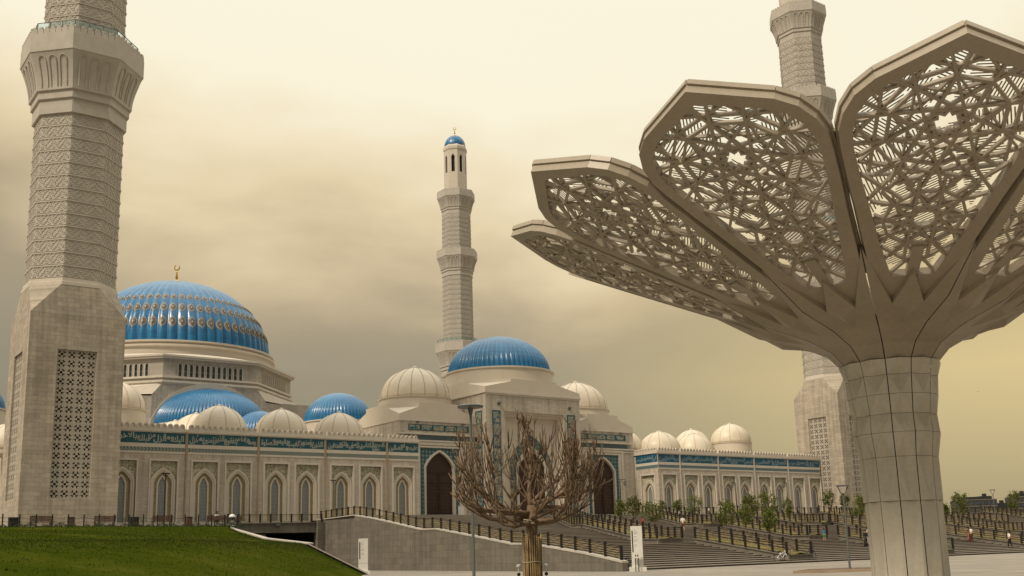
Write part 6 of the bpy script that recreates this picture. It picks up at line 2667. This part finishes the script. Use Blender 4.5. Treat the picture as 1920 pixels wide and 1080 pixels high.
def person(x, y, z, yaw, label, H=1.72, top='white_cloth', bottom='dark_cloth', stride=.16, arm=(.06, .06), skirt=False, long_sleeve=False, sit=False, bend=0.0, hairc='hair', short=False):
    """standing, walking, bending or seated figure; yaw is the way it faces"""
    t = thing('person', label, 'person', (x, y, z), 'people on the stair and terraces')
    fx, fy = math.cos(yaw), math.sin(yaw)
    k = H / 1.72

    def P(f, s, h):
        """f forward, s to the figure's left, h up"""
        return (x + (f * fx - s * fy) * k, y + (f * fy + s * fx) * k, z + h * k)
    hip = .92 if not sit else .50
    lean = bend

    def U(f, s, h):     # upper body point, leaning about the hip
        dh = h - .92
        return P(f + dh * math.sin(lean), s, hip + dh * math.cos(lean))
    N = {'pelvis': (P(0, 0, hip), .12 * k), 'waist': (U(.01, 0, 1.08), .115 * k), 'chest': (U(.0, 0, 1.30), .135 * k), 'neckb': (U(0, 0, 1.44), .065 * k), 'neck': (U(.01, 0, 1.50), .052 * k),
         'jaw': (U(.035, 0, 1.555), .068 * k), 'head': (U(.02, 0, 1.63), .095 * k), 'crown': (U(.005, 0, 1.69), .07 * k)}
    E = [('pelvis', 'waist'), ('waist', 'chest'), ('chest', 'neckb'), ('neckb', 'neck'), ('neck', 'jaw'), ('jaw', 'head'), ('head', 'crown')]
    N['nose'] = (U(.12, 0, 1.60), .014 * k)
    E.append(('head', 'nose'))
    for s, nm in ((1, 'l'), (-1, 'r')):
        N['ear' + nm] = (U(.02, s * .095, 1.61), .018 * k)
        E.append(('head', 'ear' + nm))
        N['sh' + nm] = (U(0, s * .17, 1.40), .062 * k)
        sw = arm[0] if s > 0 else arm[1]
        N['el' + nm] = (U(sw * .4 - .03, s * .235, 1.12), .043 * k)
        N['wr' + nm] = (U(sw * 1.2 + .05, s * .235, .88), .029 * k)
        N['palm' + nm] = (U(sw * 1.3 + .06, s * .232, .81), .034 * k)
        E += [('chest', 'sh' + nm), ('sh' + nm, 'el' + nm), ('el' + nm, 'wr' + nm), ('wr' + nm, 'palm' + nm)]
        for j, (df, l) in enumerate(((-.03, .075), (-.01, .088), (.01, .085), (.03, .07))):
            N['f%d%s' % (j, nm)] = (U(sw * 1.3 + .065 + df, s * .222, .81 - l), .0085 * k)
            E.append(('palm' + nm, 'f%d%s' % (j, nm)))
        N['th' + nm] = (U(sw * 1.3 + .115, s * .205, .78), .0095 * k)
        E.append(('palm' + nm, 'th' + nm))
        st = stride * s
        if sit:
            N['hp' + nm] = (P(.02, s * .085, hip - .02), .095 * k)
            N['kn' + nm] = (P(.44, s * .10, hip), .065 * k)
            N['an' + nm] = (P(.46, s * .10, .09), .042 * k)
            N['toe' + nm] = (P(.62, s * .11, .035), .036 * k)
        else:
            N['hp' + nm] = (P(st * .1, s * .085, hip - .06), .10 * k)
            N['kn' + nm] = (P(st * .65 + .03, s * .09, .49), .066 * k)
            N['an' + nm] = (P(st * 1.15 - .02, s * .09, .085 + max(0, -st) * .25), .042 * k)
            N['toe' + nm] = (P(st * 1.15 + .13, s * .10, .035 + max(0, -st) * .1), .036 * k)
        E += [('pelvis', 'hp' + nm), ('hp' + nm, 'kn' + nm), ('kn' + nm, 'an' + nm), ('an' + nm, 'toe' + nm)]
    skinned('body', N, E, 'skin', t)
    g = lambda kk, add: (N[kk][0], N[kk][1] + add * k)
    # shirt: torso and sleeves just outside the body
    T = {q: g(q, .016) for q in ('pelvis', 'waist', 'chest', 'neckb', 'shl', 'shr')}
    TE = [('pelvis', 'waist'), ('waist', 'chest'), ('chest', 'neckb'), ('chest', 'shl'), ('chest', 'shr')]
    for nm in 'lr':
        T['el' + nm] = g('el' + nm, .014)
        TE.append(('sh' + nm, 'el' + nm))
        if long_sleeve:
            T['wr' + nm] = g('wr' + nm, .012)
            TE.append(('el' + nm, 'wr' + nm))
    skinned('shirt', T, TE, top, t)
    if skirt:
        b = MB()
        prof = [(.14, hip + .10), (.17, hip - .10), (.20, .5), (.25, .12)]
        b.lathe([(r * k, z + h * k) for r, h in prof], 20, (x, y))
        b.build('skirt', bottom, t, smooth=True)
    else:
        T = {q: g(q, .014) for q in ('pelvis', 'hpl', 'hpr', 'knl', 'knr')}
        TE = [('pelvis', 'hpl'), ('pelvis', 'hpr'), ('hpl', 'knl'), ('hpr', 'knr')]
        if not short:
            for nm in 'lr':
                T['an' + nm] = g('an' + nm, .016)
                TE.append(('kn' + nm, 'an' + nm))
        skinned('trousers', T, TE, bottom, t)
    T = {'a': (U(-.02, 0, 1.66), .098 * k), 'b': (U(-.035, 0, 1.60), .085 * k), 'c': (U(.02, 0, 1.71), .07 * k)}
    skinned('hair', T, [('a', 'b'), ('a', 'c')], hairc, t)
    if not skirt:
        for nm in 'lr':
            b = MB()
            a, c = Vector(N['an' + nm][0]), Vector(N['toe' + nm][0])
            b.tube([a - Vector((fx, fy, 0)) * .05 * k - Vector((0, 0, .03)), (a + c) / 2 - Vector((0, 0, .01)), c], [.045 * k, .05 * k, .04 * k], 8)
            b.build('shoe', 'black_metal' if bottom != 'navy_cloth' else 'white_cloth', t, smooth=True)
    return t


TOC = YAW + PI      # yaw that faces the viewer
TOR = YAW - PI / 2  # to the right of the picture
TOL = YAW + PI / 2
sz = stair_z
person(89.6, 97.5, sz(97.5), TOL, 'person in a white shirt bending over behind the young trees', top='white_cloth', bottom='dark_cloth', bend=.75, stride=.05)
person(80.9, 86.6, sz(86.6) + .1, TOR, 'person in a red jacket crouched low above the right totem sign', top='vivid_red_cloth', bottom='dark_cloth', sit=True, long_sleeve=True)
person(101.3, 107.4, sz(107.4), TOC, 'person dressed all in black at the corner of the right arcade', top='dark_cloth', bottom='dark_cloth', long_sleeve=True, stride=.05)
person(84.2, 83.6, sz(83.6), YAW, 'person in white shirt and brown shorts climbing the middle of the steps', top='white_cloth', bottom='brown_cloth', short=True, stride=.14)
person(131.4, 124.2, 6.3, TOR, 'person in white shirt walking past the white notice board', top='white_cloth', bottom='dark_cloth', stride=.22, arm=(.2, -.15))
person(136.6, 123.2, 6.3, TOC, 'left one of the trio, in mauve shirt and dark trousers', top='mauve_cloth', bottom='navy_cloth', stride=.06)
person(137.7, 123.4, 6.3, TOL, 'middle one of the trio, in white top and dark trousers', top='white_cloth', bottom='navy_cloth', stride=.08, H=1.62)
person(138.9, 123.3, 6.3, TOC, 'right one of the trio, in a reddish top', top='red_cloth', bottom='dark_cloth', stride=.06)
person(153.0, 123.0, 6.3, TOR, 'lone person in white walking right before the right arcade', top='white_cloth', bottom='navy_cloth', stride=.28, arm=(.25, -.2))
person(90.4, 69.6, sz(69.6), YAW, 'child in a blue top and green shorts on the steps', H=1.28, top='blue_cloth', bottom='green_cloth', short=True, stride=.08)
person(90.9, 65.0, sz(65.0), TOC, 'woman in a black dress beside the canopy column', top='dark_cloth', bottom='dark_cloth', skirt=True, H=1.66, long_sleeve=True)
person(91.6, 65.2, sz(65.2), TOC, 'woman in a white headscarf partly hidden by the canopy column', top='brown_cloth', bottom='white_cloth', skirt=True, hairc='white_cloth', H=1.62)
person(110.3, 65.5, sz(65.5), TOL, 'woman in a long dark red dress right of the canopy column', top='red_cloth', bottom='red_cloth', skirt=True, H=1.66, long_sleeve=True)
person(111.2, 65.7, sz(65.7), TOL, 'person in a pale shirt next to the dark red dress', top='white_cloth', bottom='brown_cloth', stride=.15, H=1.74)
person(110.9, 61.2, sz(61.2), TOL, 'man in white shirt and dark trousers walking down at the right edge', top='white_cloth', bottom='dark_cloth', stride=.24, arm=(.2, -.1), H=1.8)
person(37.3, 100.05, terrace_z(100), R(80), 'person in white seated on the terrace bench seen from behind', top='white_cloth', bottom='dark_cloth', sit=True)


def pram(x, y):
    z = terrace_z(y)
    t = thing('pram', 'pram with a white hood parked at the end of the bridge railing', 'pram', (x, y, z))
    b = MB()
    b.lathe([(.02, z + .55), (.3, z + .6), (.34, z + .78), (.3, z + .82)], 14, (x, y))
    b.build('carrycot', 'cushion_dark', t, smooth=True)
    b = MB()
    pr = [(.34 * math.cos(a), z + .80 + .34 * math.sin(a)) for a in [PI / 2 * i / 6 for i in range(7)]]
    b.lathe([(max(r, .02), h) for r, h in pr], 14, (x, y))
    b.build('hood', 'white_cloth', t, smooth=True)
    for dx, dy in ((-.28, -.22), (.28, -.22), (-.28, .22), (.28, .22)):
        b = MB()
        n = 14
        ring = [(x + dx + .15 * math.cos(2 * PI * i / n), y + dy, z + .16 + .15 * math.sin(2 * PI * i / n)) for i in range(n + 1)]
        b.tube(ring, .025, 5)
        b.build('wheel', 'tyre', t)
    b = MB()
    for s in (-1, 1):
        b.bar((x - .28, y + s * .2, z + .16), (x + .2, y + s * .2, z + .62), .03, .03)
        b.bar((x + .28, y + s * .2, z + .16), (x - .2, y + s * .2, z + .62), .03, .03)
        b.bar((x + .2, y + s * .2, z + .62), (x + .5, y + s * .2, z + 1.0), .03, .03)
    b.bar((x + .5, y - .2, z + 1.0), (x + .5, y + .2, z + 1.0), .035, .035)
    b.build('chassis', 'silver', t)


pram(40.6, 104.6)


# ================================================================== BICYCLES
def bicycle(x, y, z, yaw, frame, label, lean=.1):
    t = thing('bicycle', label, 'bicycle', (x, y, z), 'bicycles left on the steps')
    fx, fy = math.cos(yaw), math.sin(yaw)

    def P(f, h, s=0.0):
        s = s + h * lean
        return Vector((x + f * fx - s * fy, y + f * fy + s * fx, z + h))
    for f in (-.52, .52):
        b = MB()
        n = 24
        b.tube([P(f + .33 * math.cos(2 * PI * i / n), .335 + .33 * math.sin(2 * PI * i / n)) for i in range(n + 1)], .024, 6)
        w = b.build('wheel', 'tyre', t, smooth=True)
        b = MB()
        for i in range(10):
            a = 2 * PI * i / 10
            b.bar(P(f, .335), P(f + .31 * math.cos(a), .335 + .31 * math.sin(a)), .007, .007, (fx, fy, .3))
        b.build('spoke', 'silver', w)
    b = MB()
    segs = [((-.52, .335), (-.05, .30)), ((-.05, .30), (-.18, .82)), ((-.05, .30), (.36, .72)), ((-.16, .70), (.36, .80)), ((-.52, .335), (-.16, .70)), ((.36, .70), (.52, .335)), ((.36, .70), (.33, .95))]
    for p, q in segs:
        b.tube([P(*p), P(*q)], .03, 8)
    b.build('frame', frame, t, smooth=True)
    b = MB()
    b.tube([P(-.32, .86), P(-.18, .88), P(-.04, .87)], [.07, .06, .025], 8)
    b.build('saddle', 'cushion_dark', t, smooth=True)
    b = MB()
    b.tube([P(.22, 1.0, -.28), P(.33, .98, -.12), P(.33, .97, .12), P(.22, 1.0, .28)], .018, 6)
    b.build('handlebar', 'black_metal', t, smooth=True)
    b = MB()
    b.tube([P(-.05, .30, -.1), P(-.05, .30, .1)], .02, 6)
    for s, d in ((-1, -.15), (1, .15)):
        b.bar(P(-.05, .30, s * .1), P(-.05 + d, .30 - .08 * s, s * .1), .02, .02)
        b.bar(P(-.05 + d - .04, .30 - .08 * s, s * .14), P(-.05 + d + .04, .30 - .08 * s, s * .14), .07, .02)
    b.build('crank', 'black_metal', t)
    for f, c0 in ((-.52, PI * .1), (.52, PI * .3)):
        b = MB()
        b.tube([P(f + .37 * math.cos(c0 + PI * .7 * i / 8), .335 + .37 * math.sin(c0 + PI * .7 * i / 8)) for i in range(9)], .022, 5)
        b.build('mudguard', 'black_metal', t, smooth=True)
    return t


bicycle(70.9, 59.0, sz(58.9), TOR + .35, 'silver', 'white framed bicycle leaning on the lowest planter end')
bicycle(75.9, 59.9, sz(59.9), TOR + .9, 'black_metal', 'dark bicycle half hidden behind the lowest planter end')
bicycle(52.3, 57.6, 0, TOR + 1.1, 'black_metal', 'dark bicycle tucked between the stair wall and the right totem sign', .16)

# ================================================================== DISTANT FLATS
def flats(x, y, w, d, h, z, matn, label, seed, yaw):
    """apartment block: storeys of window strips, balconies and gabled roof boxes"""
    rnd = random.Random(seed)
    t = thing('apartment_block', label, 'building', (0, 0, 0), 'distant flats on the right skyline')
    u = Vector((math.cos(yaw), math.sin(yaw), 0))
    v = Vector((-u.y, u.x, 0))
    o = Vector((x, y, z))

    def bx(mb, uu, vv, zz, hu, hv, hz):
        c = o + u * uu + v * vv
        mb.obox((c.x, c.y, z + zz), u * hu, v * hv, (0, 0, hz))
    b = MB()
    bx(b, 0, 0, h / 2 - 6, w / 2, d / 2, h / 2 + 6)
    b.build('wall', matn, t)
    b = MB()
    n = max(2, int(w / 9))
    for i in range(n):
        uu = -w / 2 + (i + .5) * w / n
        hh = rnd.uniform(1.4, 3.6)
        bx(b, uu, 0, h + hh / 2 - .2, w / n * rnd.uniform(.2, .42), d * .4, hh / 2)
        if rnd.random() < .5:
            bx(b, uu + 1.5, 0, h + hh + .5, .9, 1.0, .9)
    b.build('roof', 'roof_dark', t)
    st = max(3, int(h / 3.1))
    b = MB()
    for k in range(st):
        bx(b, 0, -d / 2 - .12, (k + 1) * h / st - .25, w / 2, .14, .2)
    b.build('floor_band', 'house_pale', t)
    m = max(3, int(w / 3.6))
    for k in range(st):
        for i in range(m):
            b = MB()
            bx(b, -w / 2 + (i + .5) * w / m, -d / 2 - .06, (k + .45) * h / st, w / m * .32, .07, h / st * .27)
            b.build('window', 'window_glass', t)
    return t


flats(566, 331, 20, 16, 18.0, 5, 'house_dark', 'dark block of flats on the skyline right beside the canopy column', 1, R(-38))
flats(583, 322, 13, 14, 12.5, 5, 'house_warm', 'low brownish block of flats left of the long dark one', 2, R(-38))
flats(601, 307, 40, 16, 19.0, 5, 'house_dark', 'long dark block of flats with a jagged roofline at the right edge', 3, R(-38))
flats(634, 288, 50, 16, 22.0, 5, 'house_dark', 'taller dark block of flats cut by the right edge of the picture', 4, R(-38))


# ================================================================== BIRDS
def bird(p, span, label):
    t = thing('bird', label, 'bird', p, 'birds in the sky on the right')
    x, y, z = p
    b = MB()
    b.tube([(x - .22 * span * hx, y - .22 * span * hy, z), (x, y, z + .01), (x + .2 * span * hx, y + .2 * span * hy, z + .02)], [.01, .06 * span, .015], 6)
    b.build('body', 'roof_dark', t, smooth=True)
    for k in (-1, 1):
        b = MB()
        sx_, sy_ = hy * k * span / 2, -hx * k * span / 2
        b.add([(x + .1 * span * hx, y + .1 * span * hy, z + .01), (x - .1 * span * hx, y - .1 * span * hy, z + .01), (x + sx_ * .55 - .08 * span * hx, y + sy_ * .55 - .08 * span * hy, z + .12 * span), (x + sx_, y + sy_, z + .06 * span), (x + sx_ * .55 + .1 * span * hx, y + sy_ * .55 + .1 * span * hy, z + .13 * span)], [(0, 1, 2, 4), (2, 3, 4)])
        b.build('wing', 'roof_dark', t)


bird((144.0, 81.5, 22.5), .62, 'larger upper bird gliding right of the canopy column')
bird((164.0, 87.5, 14.0), .45, 'smaller lower bird near the right edge of the sky')
